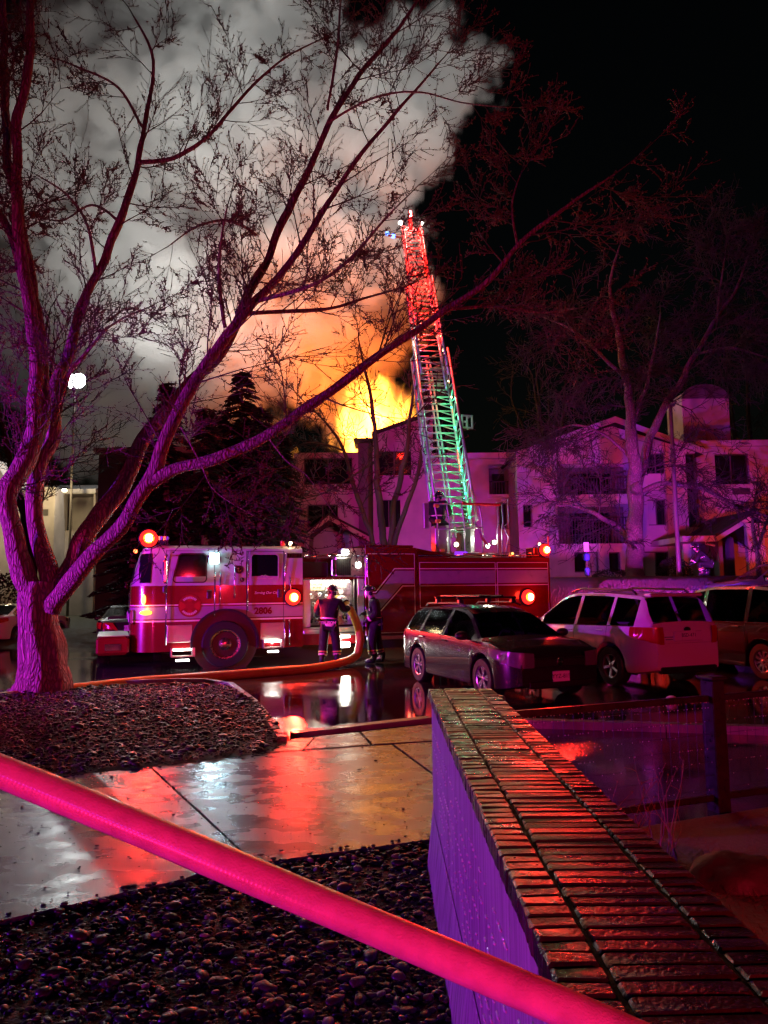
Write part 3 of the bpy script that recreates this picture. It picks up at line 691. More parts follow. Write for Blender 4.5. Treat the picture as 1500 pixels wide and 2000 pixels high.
# lamps on the cab
def beacon(name, c, r, big=True, col=(1, .02, .01), watts=260, off=(0, -.25, 0), core=G_hot, lens=G_red, parent=truck):
    """housing, red lens enlarged to stand in for its halo, amber glow shell and hot core"""
    h = P(MB().lathe([(.001, 0), (r * 1.15, 0), (r * 1.15, .03), (r, .045), (.001, .05)], Matrix.Translation(c) @ RX, 24), name, M_blk, parent, smooth=35)
    MB().ball((c[0], c[1] - .05, c[2]), (r, r * .6, r), 16, 10).build('lens', lens, h, smooth='all')
    MB().ball((c[0], c[1] - .08, c[2]), (r * .66, r * .78, r * .66), 14, 9).build('glow_shell', glow('amber_glow_shell', (1, .34, .03), 4), h, smooth='all')  # glowing amber shell added to imitate the glow round the core
    MB().ball((c[0], c[1] - .11, c[2]), (r * .54, r * .72, r * .54), 14, 9).build('bulb', core, h, smooth='all')
    q = lamp('beacon_lamp', (c[0], c[1] - .12 - r, c[2]), col, watts, .09, spot=165, aim=(c[0], c[1] - 3, c[2]), blend=.35, parent=parent)
    lamp('beacon_bloom_fill', (c[0], c[1] - .42, c[2] + .05), col, 14, .1, parent=parent)  # extra lamp added to imitate bloom on the surfaces round the beacon
    return h
lb = P(MB().box((.50, .10, 2.99), (.82, WD - .10, 3.09), .03), 'light_bar', mat('bar_clear_lens', (.5, .25, .4), .15, spec=.6))
MB().box((.52, .12, 2.88), (.58, .2, 2.99)).box((.52, WD - .2, 2.88), (.58, WD - .12, 2.99)).box((.74, .12, 2.88), (.8, .2, 2.99)).build('bar_foot', M_blk, lb)
for k in range(4): MB().box((.56 + k * .065, .095, 3.0), (.60 + k * .065, .11, 3.08)).build('bar_module', G_viol if k % 2 else G_led, lb)
beacon('roof_beacon', (.36, .12, 3.03), .20, watts=600, off=(-.3, -.5, .15))
P(MB().ball((.08, .25, 2.74), .045, 10, 7), 'clearance_light', glow('red_marker_glow', (1, .10, .03), 10))
beacon('side_beacon', (3.74, -.02, 1.62), .19, watts=750, off=(-.05, -.5, 0))
sl = P(MB().box((1.70, -.07, 2.46), (1.98, .02, 2.66), .03), 'scene_light', M_chrome)
MB().box((1.73, -.10, 2.44), (1.95, -.06, 2.69), .05).build('lens', G_cool, sl)
lamp('scene_lamp', (1.84, -.2, 2.56), (.62, .9, 1), 150, .1, spot=150, aim=(1.84, -4, 2.0), blend=.5, parent=truck); lamp('scene_bloom_fill', (1.84, -.38, 2.6), (.15, .9, 1), 2.6, .08, parent=truck)  # second lamp is added, imitates cyan bloom on the cab side
P(MB().box((3.48, .10, 2.881), (3.58, .22, 3.01), .01), 'rear_marker', mat('red_plastic', (.5, .02, .02), .3))
P(MB().ball((3.72, .15, 2.95), .05, 12, 8), 'corner_lamp', G_warm); lamp('corner_lamp_light', (3.72, -.02, 3.0), (1, .75, .4), 5, .04, parent=truck)
P(MB().cyl((3.95, .1, 2.88), (3.97, .1, 3.55), .006, n=5), 'aerial_whip', M_blk)
mb = MB(); mb.box((3.6, -.006, 2.58), (3.98, .012, 2.70))
P(mb, 'vent_grille', M_blk)
for k in range(6): P(MB().box((3.62 + k * .06, -.014, 2.60), (3.65 + k * .06, .0, 2.68)), 'vent_slat', M_chrome)
# --- pump bay
P(MB().box((4.02, .9, .5), (5.62, 2.35, 2.62)), 'pump_house', M_red)
P(MB().box((4.03, .50, .90), (5.60, .53, 2.02)), 'pump_panel', M_steel)
P(MB().box((4.01, .02, .74), (4.60, .6, .86), .01).box((4.01, -.03, .72), (4.55, .05, .80), .01), 'running_board', M_tread)
P(MB().box((4.70, -.03, .74), (5.55, .6, .86), .01).box((4.70, -.05, .66), (5.35, .05, .72), .01), 'running_board', M_tread)
P(MB().box((4.0, .05, .45), (5.6, .9, .72)), 'pump_skirt', M_red)
P(MB().box((4.02, .03, .88), (4.20, .50, 2.04), .005), 'perforated_door', mat('perforated_steel', (.5, .48, .42), .4, metal=.7, bump=(55, 1, .02)))
P(MB().box((5.44, .03, .86), (5.60, .45, 2.6), .01), 'pump_post', M_white)
P(MB().box((5.34, .02, .88), (5.41, .08, 2.06), .005), 'door_edge', M_seam)
P(MB().box((4.02, .02, 2.06), (5.60, .55, 2.10)), 'bay_lintel', M_red)
P(MB().box((4.85, .0, 2.12), (5.55, .3, 2.62), .02), 'crosslay_box', M_steel)
P(MB().box((4.74, -.01, 2.14), (4.84, .1, 2.55), .02), 'bay_trim', M_chrome)
mb = MB()
for k in range(8): mb.box((4.87 + k * .05, -.012, 2.16), (4.875 + k * .05, -.002, 2.56))
for k in range(9): mb.box((4.86, -.016, 2.17 + k * .048), (5.24, -.006, 2.175 + k * .048))
P(mb, 'cargo_net', M_blk)
P(MB().box((4.86, -.004, 2.15), (5.24, .002, 2.58)), 'net_opening', M_seam)
P(MB().box((4.02, .2, 2.10), (4.7, .8, 2.5), .03), 'hose_reel_cover', M_blk)
P(MB().box((5.0, .0, 2.64), (5.62, .4, 2.84), .01), 'valve_cover', M_steel)
mb = MB(); mb.tube([(4.05, .05, 2.63), (4.8, .05, 2.66), (5.5, .03, 2.64)], .03, 8); P(mb, 'bay_rail', M_chrome, smooth='all')
P(MB().box((5.0, -.06, 2.66), (5.18, .04, 2.80), .03), 'bay_flood', G_warm if False else G_white)
P(MB().box((5.38, -.04, 2.34), (5.50, .01, 2.48), .03), 'bay_flood', G_white)
lamp('bay_lamp', (5.08, -.30, 2.60), (1, .93, .72), 9, .06, parent=truck)
P(MB().box((4.3, .30, 1.985), (5.3, .36, 2.03)), 'panel_strip_light', G_white)
for x in (4.35, 4.85, 5.25): lamp('panel_lamp', (x, .22, 1.95), (1, .92, .68), 3.5, .05, parent=truck)
rg = random.Random(12)
for k, (x, z, rr) in enumerate([(4.34, 1.62, .075), (4.56, 1.66, .055), (4.72, 1.62, .05), (4.9, 1.74, .09), (5.12, 1.74, .09), (5.27, 1.55, .05), (4.83, 1.52, .05), (4.97, 1.52, .05), (5.1, 1.52, .05), (4.4, 1.42, .055), (4.58, 1.42, .05)]):
    M = Matrix.Translation((x, .50, z)) @ RX
    g_ = P(MB().lathe([(.001, 0), (rr, 0), (rr, .025), (rr * .85, .03), (rr * .83, .015), (.001, .015)], M, 22), 'gauge', M_chrome, smooth=35)
    MB().lathe([(.001, .016), (rr * .8, .016), (rr * .8, .019), (.001, .019)], M, 20).build('dial', M_dial, g_)
    MB().box((x - .004, .478, z), (x + .004, .482, z + rr * .6)).build('needle', M_blk, g_)
for k in range(26):
    x = rg.uniform(4.28, 5.3); z = rg.uniform(.98, 1.4); rr = rg.uniform(.02, .045)
    P(MB().cyl((x, .5, z), (x, .36 + rg.uniform(-.05, .05), z), rr * .5, n=10).cyl((x, .38, z), (x, .33, z), rr, n=12), 'valve_handle', rg.choice([M_blk, M_chrome, M_chrome, mat('red_plastic', (.5, .02, .02), .3), mat('yellow_tag', (.7, .6, .05), .4)]), smooth=35)
for x, z, rr in ((4.45, 1.16, .09), (4.72, 1.05, .085), (5.2, 1.1, .1)):
    M = Matrix.Translation((x, .5, z)) @ RX
    P(MB().lathe([(.001, 0), (rr, 0), (rr, .10), (rr * 1.1, .11), (rr * 1.1, .15), (rr * .8, .17), (.001, .17)], M, 22), 'intake_cap', M_chrome, smooth=35)
P(MB().box((4.30, .485, 1.78), (4.68, .497, 1.97)), 'panel_sign', mat('yellow_sign', (.75, .72, .45), .4))
text('sign_lettering', 'ENGINE\nPUMP', .085, M_blk, truck, Matrix.Translation((4.49, .482, 1.885)) @ RX)
P(MB().box((4.78, -.04, .60), (5.2, .04, .655), .01), 'under_step_light', G_white); lamp('under_step_lamp', (5.0, -.15, .55), (1, .95, .8), 10, .05, parent=truck)
P(MB().box((4.86, -.05, .36), (5.2, .03, .50), .03), 'under_step_light', G_white); lamp('under_step_lamp', (5.03, -.2, .36), (1, .95, .8), 14, .05, parent=truck)
# --- body
P(MB().box((5.62, 0, .62), (7.05, WD, 2.86), .02), 'forward_body', M_red, smooth=30)
P(MB().box((7.055, .012, .62), (11.07, WD, 2.62), .02), 'rear_body', M_red, smooth=30)
P(MB().prism([(7.05, .1, 2.621), (7.05, .1, 2.86), (7.9, .1, 2.70), (8.1, .1, 2.621)], (0, WD - .2, 0)), 'hose_bed_cover', M_red)
P(MB().box((5.66, .1, 2.861), (7.0, WD - .1, 2.93), .02), 'body_top', M_red)
P(MB().box((5.7, .1, .3), (10.9, WD - .2, .62)), 'chassis', M_blk)
P(MB().lathe([(.001, 0), (.72, 0), (.72, .03), (.001, .03)], Matrix.Translation((8.15, .008, .60)) @ RX, 36), 'wheel_well', M_blk)
arch(8.15, .70, .76, .60, -.04, .1, 'wheel_arch_trim', M_chrome)
def outline(x0, x1, z0, z1, y): 
    w_ = .012; return MB().box((x0, y, z0), (x1, y + .01, z0 + w_)).box((x0, y, z1 - w_), (x1, y + .01, z1)).box((x0, y, z0 + w_), (x0 + w_, y + .01, z1 - w_)).box((x1 - w_, y, z0 + w_), (x1, y + .01, z1 - w_))
for x0, x1, z0, z1, y in ((5.70, 6.98, .68, 2.70, -.008), (7.12, 9.35, 1.30, 2.48, .004), (9.40, 11.0, .68, 2.48, .004)):
    d_ = P(MB().box((x0, y + .002, z0), (x1, y + .02, z1), .006), 'locker_door', M_red); outline(x0, x1, z0, z1, y - .001).build('door_trim', M_line, d_)
def stripe(name, pts, y, m): P(MB().prism([(x, y, z) for x, z in pts], (0, .004, 0)), name, m)
Y0 = -.0135
stripe('body_stripe', [(5.71, 1.30), (6.02, 1.30), (6.62, 1.92), (6.97, 1.92), (6.97, 2.26), (6.44, 2.26), (5.92, 1.66), (5.71, 1.66)], Y0, M_band)
stripe('body_stripe', [(7.13, 1.92), (9.34, 1.92), (9.34, 2.26), (7.13, 2.26)], Y0 + .012, M_band)
stripe('body_stripe', [(9.41, 1.92), (10.99, 1.92), (10.99, 2.26), (9.41, 2.26)], Y0 + .012, M_band)
for dz in (-.05, .02):
    q = (1.28 + dz - .015, 1.28 + dz)
stripe('body_pinstripe', [(7.13, 2.30), (10.99, 2.30), (10.99, 2.322), (7.13, 2.322)], Y0 + .008, M_line)
stripe('body_pinstripe', [(7.13, 1.855), (10.99, 1.855), (10.99, 1.875), (7.13, 1.875)], Y0 + .008, M_line)
stripe('body_pinstripe', [(5.71, 1.70), (5.90, 1.70), (6.42, 2.30), (6.97, 2.30), (6.97, 2.325), (6.41, 2.325), (5.89, 1.725), (5.71, 1.725)], Y0, M_line)
stripe('body_pinstripe', [(5.71, 1.235), (6.04, 1.235), (6.64, 1.855), (6.97, 1.855), (6.97, 1.88), (6.63, 1.88), (6.03, 1.26), (5.71, 1.26)], Y0, M_line)
P(MB().box((5.63, -.06, .52), (7.3, .0, .62), .01), 'rub_rail', M_tread); P(MB().box((9.1, -.05, .52), (11.05, .01, .62), .01), 'rub_rail', M_tread)
P(MB().tube([(7.1, .03, 2.66), (11.0, .03, 2.66)], .018, 8), 'top_rail', M_chrome, smooth='all')
P(MB().box((5.66, -.03, 2.1), (5.70, 0, 2.68), .005), 'grab_rail', G_viol if False else M_chrome)
beacon('rear_side_beacon', (10.30, -.01, 1.53), .20, watts=1300, off=(0, -.7, .1))
beacon('rear_top_beacon', (10.90, .02, 2.82), .17, watts=500, off=(.1, -.5, .25))
P(MB().box((10.6, .1, 2.622), (11.0, .5, 2.9), .02), 'rear_beacon_stand', M_red)
P(MB().ball((10.78, .05, 2.99), .035, 8, 6), 'clearance_light', G_warm)
P(MB().ball((9.9, .02, 2.72), .03, 8, 6), 'clearance_light', MATS['orange_marker'])
P(MB().cyl((11.03, .0, 2.62), (11.03, .0, 3.2), .02, n=8), 'marker_pole', MATS['red_plastic'])
for x in (9.6, 9.95, 10.3): P(MB().tube([(x, .1, 2.62), (x, .1, 2.74), (x + .25, .1, 2.74), (x + .25, .1, 2.62)], .012, 6), 'tie_rail', M_chrome, smooth='all')
# matching beacons on the far side of the engine light the trees and fronts behind it
for x_, w_ in ((.6, 25), (6.3, 110), (10.9, 190)): lamp('far_side_beacon_lamp', (x_, WD + .5, 3.05), (1, .03, .02), w_, .08, parent=truck)
lamp('facade_fill', (8.0, WD + .6, 3.5), (1, .86, .80), 450, .1, spot=130, aim=(12, 22, 5.0), blend=.6, parent=truck)  # unseen fill lamp added to brighten the apartment fronts
# ------------------------------------------------------------------ turntable, railing and raised ladder (parts of the engine)
bpy.context.view_layer.update()
TM = truck.matrix_world.copy(); TI = TM.inverted()
M_alu = mat('ladder_aluminium', (.40, .40, .39), .36, metal=.5, noise=(5, .25))
def sub(name):
    o = bpy.data.objects.new(name, None); COL.objects.link(o); o.parent = truck; return o
tt = sub('turntable')
TC = Vector((8.75, 1.15, 2.64))
MB().lathe([(.001, 0), (1.0, 0), (1.0, .10), (.9, .12), (.001, .12)], Matrix.Translation(TC), 36).build('turntable_deck', M_tread, tt, smooth=35)
MB().box(TC + Vector((-.45, -.25, .12)), TC + Vector((-.32, .7, .95)), .02).box(TC + Vector((.32, -.25, .12)), TC + Vector((.45, .7, .95)), .02).build('ladder_cradle', M_alu, tt)
MB().box(TC + Vector((-.98, -.75, .12)), TC + Vector((-.62, -.45, .85)), .02).build('control_pedestal', M_alu, tt)
MB().prism([TC + Vector(p) for p in ((-1.05, -.8, .86), (-.6, -.8, .86), (-.6, -.35, 1.05), (-1.05, -.35, 1.05))], (0, 0, .05)).build('control_desk', M_blk, tt)
def rail(pts, r=.022): MB().tube([TC + Vector(p) for p in pts], r, 8).build('railing', M_alu, tt, smooth='all')
xs = [-.98, -.72, -.35, .12, ]
for x in (-.98, -.62, -.18, .36): rail([(x - .1, -.95, 1.42), (x - .1, -.98, 1.30), (x, -.9, .95), (x, -.9, .08)])
rail([(-1.08, -.96, 1.40), (-.28, -.96, 1.44)]); rail([(-.98, -.9, .74), (-.2, -.9, .76)]); rail([(-.62, -.9, .10), (-.18, -.9, .10)]); rail([(-.18, -.9, .78), (.36, -.9, .8)])
MB().box(TC + Vector((-.28, -.99, 1.40)), TC + Vector((.92, -.93, 1.47)), .02).build('safety_bar', mat('red_plastic', (.5, .02, .02), .3), tt)
for x in (.86, 1.0): rail([(x, -.85, .0), (x, -.85, .75), (x + .04, -.85, .95), (x + .02, -.85, 1.5)])
rail([(1.08, -.85, .0), (1.2, -.85, .55), (1.05, -.85, .85), (1.22, -.85, .95), (1.22, -.85, 1.62), (1.02, -.85, 1.58)])
rail([(.86, -.85, 1.5), (1.05, -.85, 1.52)]); rail([(.5, -.9, .08), (.86, -.85, .08)])
MB().box(TC + Vector((-1.35, -.85, .75)), TC + Vector((-1.2, -.75, 1.45)), .02, Matrix.Translation((0, 0, 0))).build('side_locker', M_alu, tt)
for x, z in ((-.42, .33), (.54, .30), (.74, .40)):
    k_ = MB().lathe([(.001, 0), (.075, 0), (.085, .05), (.001, .06)], Matrix.Translation(TC + Vector((x, -.80, z))) @ RX, 18).build('deck_light', M_blk, tt, smooth=35)
    MB().ball(TC + Vector((x, -.87, z)), .06, 12, 8).build('deck_bulb', glow('deck_bulb_glow', (1, .9, .65), 14), tt, smooth='all')
    lamp('deck_lamp', TC + Vector((x, -.72, z + .18)), (.95, 1, .85), 11, .05, parent=truck)
MB().box(TC + Vector((-.5, -.96, .02)), TC + Vector((-.12, -.88, .14)), .02).build('violet_light', G_viol, tt)
for x, z in ((-1.04, 1.36), (-1.0, .95), (-.9, .16)): MB().box(TC + Vector((x - .06, -1.0, z - .05)), TC + Vector((x + .08, -.9, z + .05)), .02).build('rail_clamp', mat('yellow_paint', (.75, .65, .05), .4), tt)
# ladder
lad = sub('aerial_ladder')
LB = TC + Vector((0, .15, .62)); LT = TI @ px(799, 452, 28.0)
ax = (LT - LB); LEN = ax.length; ax.normalize(); sd = ax.cross(Vector((0, 0, 1))).normalized(); nr = sd.cross(ax).normalized()
if nr.z < 0: nr = -nr
def lp(t, s, h): return LB + ax * (t * LEN) + sd * s + nr * h
sections = [(0.0, .50, .56, .62, .045, .30), (.40, .76, .45, .52, .036, .27), (.68, 1.0, .35, .42, .028, .24)]
rsrc = {}
for q, (t0, t1, hw_, hh, rr, pit) in enumerate(sections):
    h0 = q * .09
    for s in (-1, 1):
        MB().tube([lp(t0, s * hw_, h0), lp(t1, s * hw_, h0)], rr * 1.25, 8).build('base_rail', M_alu, lad, smooth='all')
        MB().tube([lp(t0 + .01, s * hw_, h0 + hh), lp(t1 - .004, s * hw_, h0 + hh)], rr, 8).build('hand_rail', M_alu, lad, smooth='all')
        n_ = max(2, int((t1 - t0) * LEN / (pit * 2)))
        for k in range(n_):
            a, b = t0 + (t1 - t0) * k / n_, t0 + (t1 - t0) * (k + 1) / n_; m_ = (a + b) / 2
            MB().tube([lp(a, s * hw_, h0), lp(m_, s * hw_, h0 + hh), lp(b, s * hw_, h0)], rr * .55, 6, cap=False).build('truss_brace', M_alu, lad, smooth='all')
    n_ = int((t1 - t0) * LEN / pit)
    for k in range(n_):
        t = t0 + (t1 - t0) * (k + .5) / n_
        MB().tube([lp(t, -hw_, h0), lp(t, hw_, h0)], rr * .62, 7).build('rung', M_alu, lad, smooth='all')
        if q == 0: MB().tube([lp(t - .5 * pit / LEN, -hw_, h0 - .04), lp(t + .35 * pit / LEN, 0, h0 - .06), lp(t - .5 * pit / LEN, hw_, h0 - .04)], rr * .45, 6).build('chevron_brace', M_alu, lad, smooth='all')
        elif k % 2 == 0: MB().tube([lp(t, -hw_, h0 - .03), lp(t + 2 * pit / LEN * .9, hw_, h0 - .03)], rr * .45, 6).build('chevron_brace', M_alu, lad, smooth='all')
MB().tube([lp(.0, -.06, -.05), lp(.5, -.06, -.03)], .035, 8).tube([lp(0, .06, -.05), lp(.5, .06, -.03)], .035, 8).build('waterway', M_alu, lad, smooth='all')
for s in (-1, 1): MB().tube([LB + sd * (s * .5) + Vector((0, 0, -.5)) - ax * .2, lp(.24, s * .53, -.05)], [.075, .055], 12).build('lift_ram', M_chrome, lad, smooth='all')
MB().box((-.12, -.3, -.02), (.12, .3, .5), .03, Matrix.Translation(lp(.03, -.66, .2))).build('control_box', M_alu, lad)
# tip: monitor nozzle, tip lamps
MB().tube([lp(.985, 0, .1), lp(1.0, 0, .35), lp(1.03, 0, .6)], [.09, .08, .05], 10).build('monitor_nozzle', MATS['red_plastic'], lad, smooth='all')
MB().box((-.4, -.03, -.05), (.4, .03, .14), .02, Matrix.Translation(lp(.985, 0, .18))).build('tip_guard', M_alu, lad)
MB().box((-.12, -.06, -.2), (.12, .06, .2), .02, Matrix.Translation(lp(.97, .38, .2))).build('tip_panel', MATS['red_plastic'], lad)
MB().ball(lp(.985, -.42, .5), .09, 12, 8).build('tip_flood', G_white, lad, smooth='all'); MB().ball(lp(.99, .42, .5), .07, 12, 8).build('tip_flood', G_white, lad, smooth='all')
MB().ball(lp(.95, -.72, .25), (.10, .08, .08), 12, 8).build('tip_beacon', G_blue, lad, smooth='all'); MB().ball(lp(.955, -.95, .30), (.08, .08, .08), 12, 8).build('tip_beacon', G_blue, lad, smooth='all')
MB().box((-.45, -.04, -.03), (.1, .04, .03), .01, Matrix.Translation(lp(.95, -.5, .22))).build('beacon_arm', M_blk, lad)
lamp('tip_lamp', lp(.97, .1, .85), (1, .85, .75), 60, .06, parent=truck)
# red rope light inside the upper sections, green on the lower right rail, warm markers between
for k in range(20):
    t = .56 + .42 * k / 19; MB().ball(lp(t, (.43 if t < .7 else .33) * .82, .26), .026, 8, 6).build('red_led', G_led, lad, smooth='all')
for k in range(6): lamp('rope_lamp', lp(.56 + .41 * k / 5, 0, .55), (1, .012, .006), 330, .05, parent=truck)
for k in range(5): MB().ball(lp(.36 + .05 * k, .5, .3), .03, 8, 6).build('marker_bulb', G_warm, lad, smooth='all')
for k in range(6):
    t = .04 + .30 * k / 5; MB().ball(lp(t, .50, .14), .035, 8, 6).build('green_led', G_green, lad, smooth='all')
    lamp('green_lamp', lp(t + .02, .40, .34), (.03, 1, .36), 22, .04, parent=truck)
for t in (.12, .28): lamp('ladder_work_lamp', lp(t, -.1, .9), (1, 1, .9), 5, .05, parent=truck)
k_ = MB().lathe([(.001, 0), (.1, 0), (.12, .06), (.001, .08)], Matrix.Translation(lp(.56, -.62, .3)) @ RX, 18).build('ladder_spot', M_blk, lad, smooth=35)
MB().ball(lp(.56, -.62, .3) + Vector((0, -.1, 0)), .085, 12, 8).build('spot_bulb', glow('pale_spot_glow', (1, .97, .75), 20), lad, smooth='all')
lamp('ladder_spot_lamp', lp(.56, -.62, .3) + Vector((0, -.35, 0)), (1, .97, .8), 40, .06, parent=truck)
# side basket on the ladder's right rail
mb = MB(); c_ = lp(.30, .95, .1)
for dx in (-.14, .14):
    for dz in (-.18, .18): mb.tube([c_ + Vector((dx, 0, dz)), c_ + Vector((dx, .3, dz))], .018, 6)
mb.box(c_ + Vector((-.2, -.02, -.22)), c_ + Vector((.2, .02, -.17))).box(c_ + Vector((-.2, -.02, .17)), c_ + Vector((.2, .02, .22))).box(c_ + Vector((-.2, -.02, -.17)), c_ + Vector((-.15, .02, .17))).box(c_ + Vector((.15, -.02, -.17)), c_ + Vector((.2, .02, .17))).box(c_ + Vector((-.03, -.02, -.17)), c_ + Vector((.02, .02, .17)))
mb.build('side_basket', M_alu, lad); MB().tube([lp(.30, .55, .1), c_], .03, 8).build('basket_arm', M_alu, lad)

# ------------------------------------------------------------------ flag hung on the railing
def flag():
    o = thing('flag', 'striped and starred flag draped from the platform railing of the fire engine', 'flag', TM @ (TC + Vector((.02, -1.03, 1.0))), TH)
    L, H, ns = 1.15, .72, 13; nu = 18
    def pt(a, b):        # a along the fly, b down the hoist; the cloth hangs and swings to the right
        x = a * .60 + b * .18 + .03 * math.sin(a * 9 + b * 3); z = -a * .88 - b * .46 + a * b * .25; y = .04 * math.sin(a * 11 + b * 4) * a - .02 * b
        return (x, y, z)
    mr = mat('flag_red', (.45, .02, .03), .8); mw = mat('flag_white', (.78, .75, .75), .8); mbl = mat('flag_blue', (.03, .04, .22), .8)
    for k in range(ns):
        a0 = .42 if k < 7 else 0; vs = []; fs = []
        for i in range(nu + 1):
            a = a0 + (1 - a0) * i / nu; vs += [pt(a, k / ns), pt(a, (k + 1) / ns)]
        for i in range(nu): fs.append((2 * i, 2 * i + 2, 2 * i + 3, 2 * i + 1))
        MB().add(vs, fs).build('stripe', mr if k % 2 == 0 else mw, o, smooth='all')
    vs = []; fs = []
    for i in range(9):
        for j in range(9): vs.append(pt(.42 * i / 8, 7 / 13 * j / 8))
    for i in range(8):
        for j in range(8): fs.append((9 * i + j, 9 * i + j + 1, 9 * i + j + 10, 9 * i + j + 9))
    MB().add(vs, fs).build('canton', mbl, o, smooth='all')
    for i in range(6):
        for j in range(5):
            p = Vector(pt(.42 * (i + .5) / 6, 7 / 13 * (j + .5) / 5)) + Vector((0, -.006, 0)); s = []
            for k in range(10): a = math.pi * (.5 + k / 5); q = .019 if k % 2 == 0 else .008; s.append(p + Vector((math.cos(a) * q, 0, math.sin(a) * q)))
            MB().add(s, [tuple(range(10))]).build('star', mw, o)
flag()

# ------------------------------------------------------------------ supply hose from the pump to the hydrant side
M_ldh = mat('yellow_hose_jacket', (.55, .42, .05), .45, spec=.5, noise=(4, .2), bump=(120, .4, .003))
pp = TM @ Vector((5.0, -.10, 1.50))
pts = [TM @ Vector((4.98, .30, 1.56)), pp, TM @ Vector((5.13, -.36, 1.26)), TM @ Vector((5.25, -.55, .85)), TM @ Vector((5.2, -.75, .42)), TM @ Vector((4.95, -.95, .16))]
for u, v in ((620, 1304), (520, 1313), (400, 1322), (250, 1334), (110, 1350), (-60, 1372)):
    p = gp(u, v, .09); pts.append(Vector((p.x, p.y, .092)))
hs = spline(pts, 14)
tag(MB().tube(hs, .095, 20).build('supply_hose', M_ldh, smooth='all'), 'thick yellow supply hose looping from the pump panel down across the wet ground', 'fire hose')
cp = thing('hose_coupling', 'pale metal coupling joining the yellow supply hose to the pump panel', 'coupling', pp)
d_ = (hs[14] - hs[10]).normalized(); mb = MB(); mb.tube([-d_ * .16, -d_ * .12, -d_ * .0, d_ * .04], [.115, .125, .125, .11], 18); mb.build('coupling_ring', mat('cream_metal', (.75, .7, .55), .3, metal=.4), cp, smooth=35)
MB().tube([d_ * .06, d_ * .10], [.101, .101], 18).build('clamp_band', M_blk, cp)
MB().tube([d_ * .13, d_ * .16], [.100, .100], 18).build('clamp_band', M_blk, cp)
# ------------------------------------------------------------------ cars
def glass_mat():
    m = bpy.data.materials.new('car_glass'); m.use_nodes = True; n = m.node_tree.nodes; l = m.node_tree.links; n.remove(n['Principled BSDF'])
    tr = n.new('ShaderNodeBsdfTransparent'); tr.inputs[0].default_value = (.62, .62, .65, 1); gl = n.new('ShaderNodeBsdfGlossy'); gl.inputs['Roughness'].default_value = .03
    t = n.new('ShaderNodeTexNoise'); t.inputs['Scale'].default_value = 120; bp = n.new('ShaderNodeBump'); bp.inputs['Strength'].default_value = .12; bp.inputs['Distance'].default_value = .003
    tc = n.new('ShaderNodeTexCoord'); l.new(tc.outputs['Object'], t.inputs['Vector']); l.new(t.outputs['Fac'], bp.inputs['Height']); l.new(bp.outputs[0], gl.inputs['Normal'])
    fr = n.new('ShaderNodeFresnel'); fr.inputs[0].default_value = 1.6; mx = n.new('ShaderNodeMixShader'); l.new(fr.outputs[0], mx.inputs[0]); l.new(tr.outputs[0], mx.inputs[1]); l.new(gl.outputs[0], mx.inputs[2]); l.new(mx.outputs[0], n['Material Output'].inputs[0])
    return m
M_cglass = glass_mat()
def paint(name, c, metal=.0, rough=.3): return mat(name, c, rough, metal=metal, spec=.5, coat=1.0, coatr=.04, bump=(260, .10, .002))
M_inter = mat('car_interior', (.02, .018, .018), .8)
M_tail = mat('tail_lens', (.35, .01, .012), .12, spec=.7, coat=.8)
M_clear = mat('clear_lens', (.10, .10, .11), .08, spec=.8, coat=.8, bump=(60, .5, .01))
M_alloy = mat('alloy_rim', (.72, .72, .74), .22, metal=.9)
M_plate = mat('plate_face', (.6, .6, .58), .4); M_plateink = mat('plate_ink', (.02, .06, .03), .4)
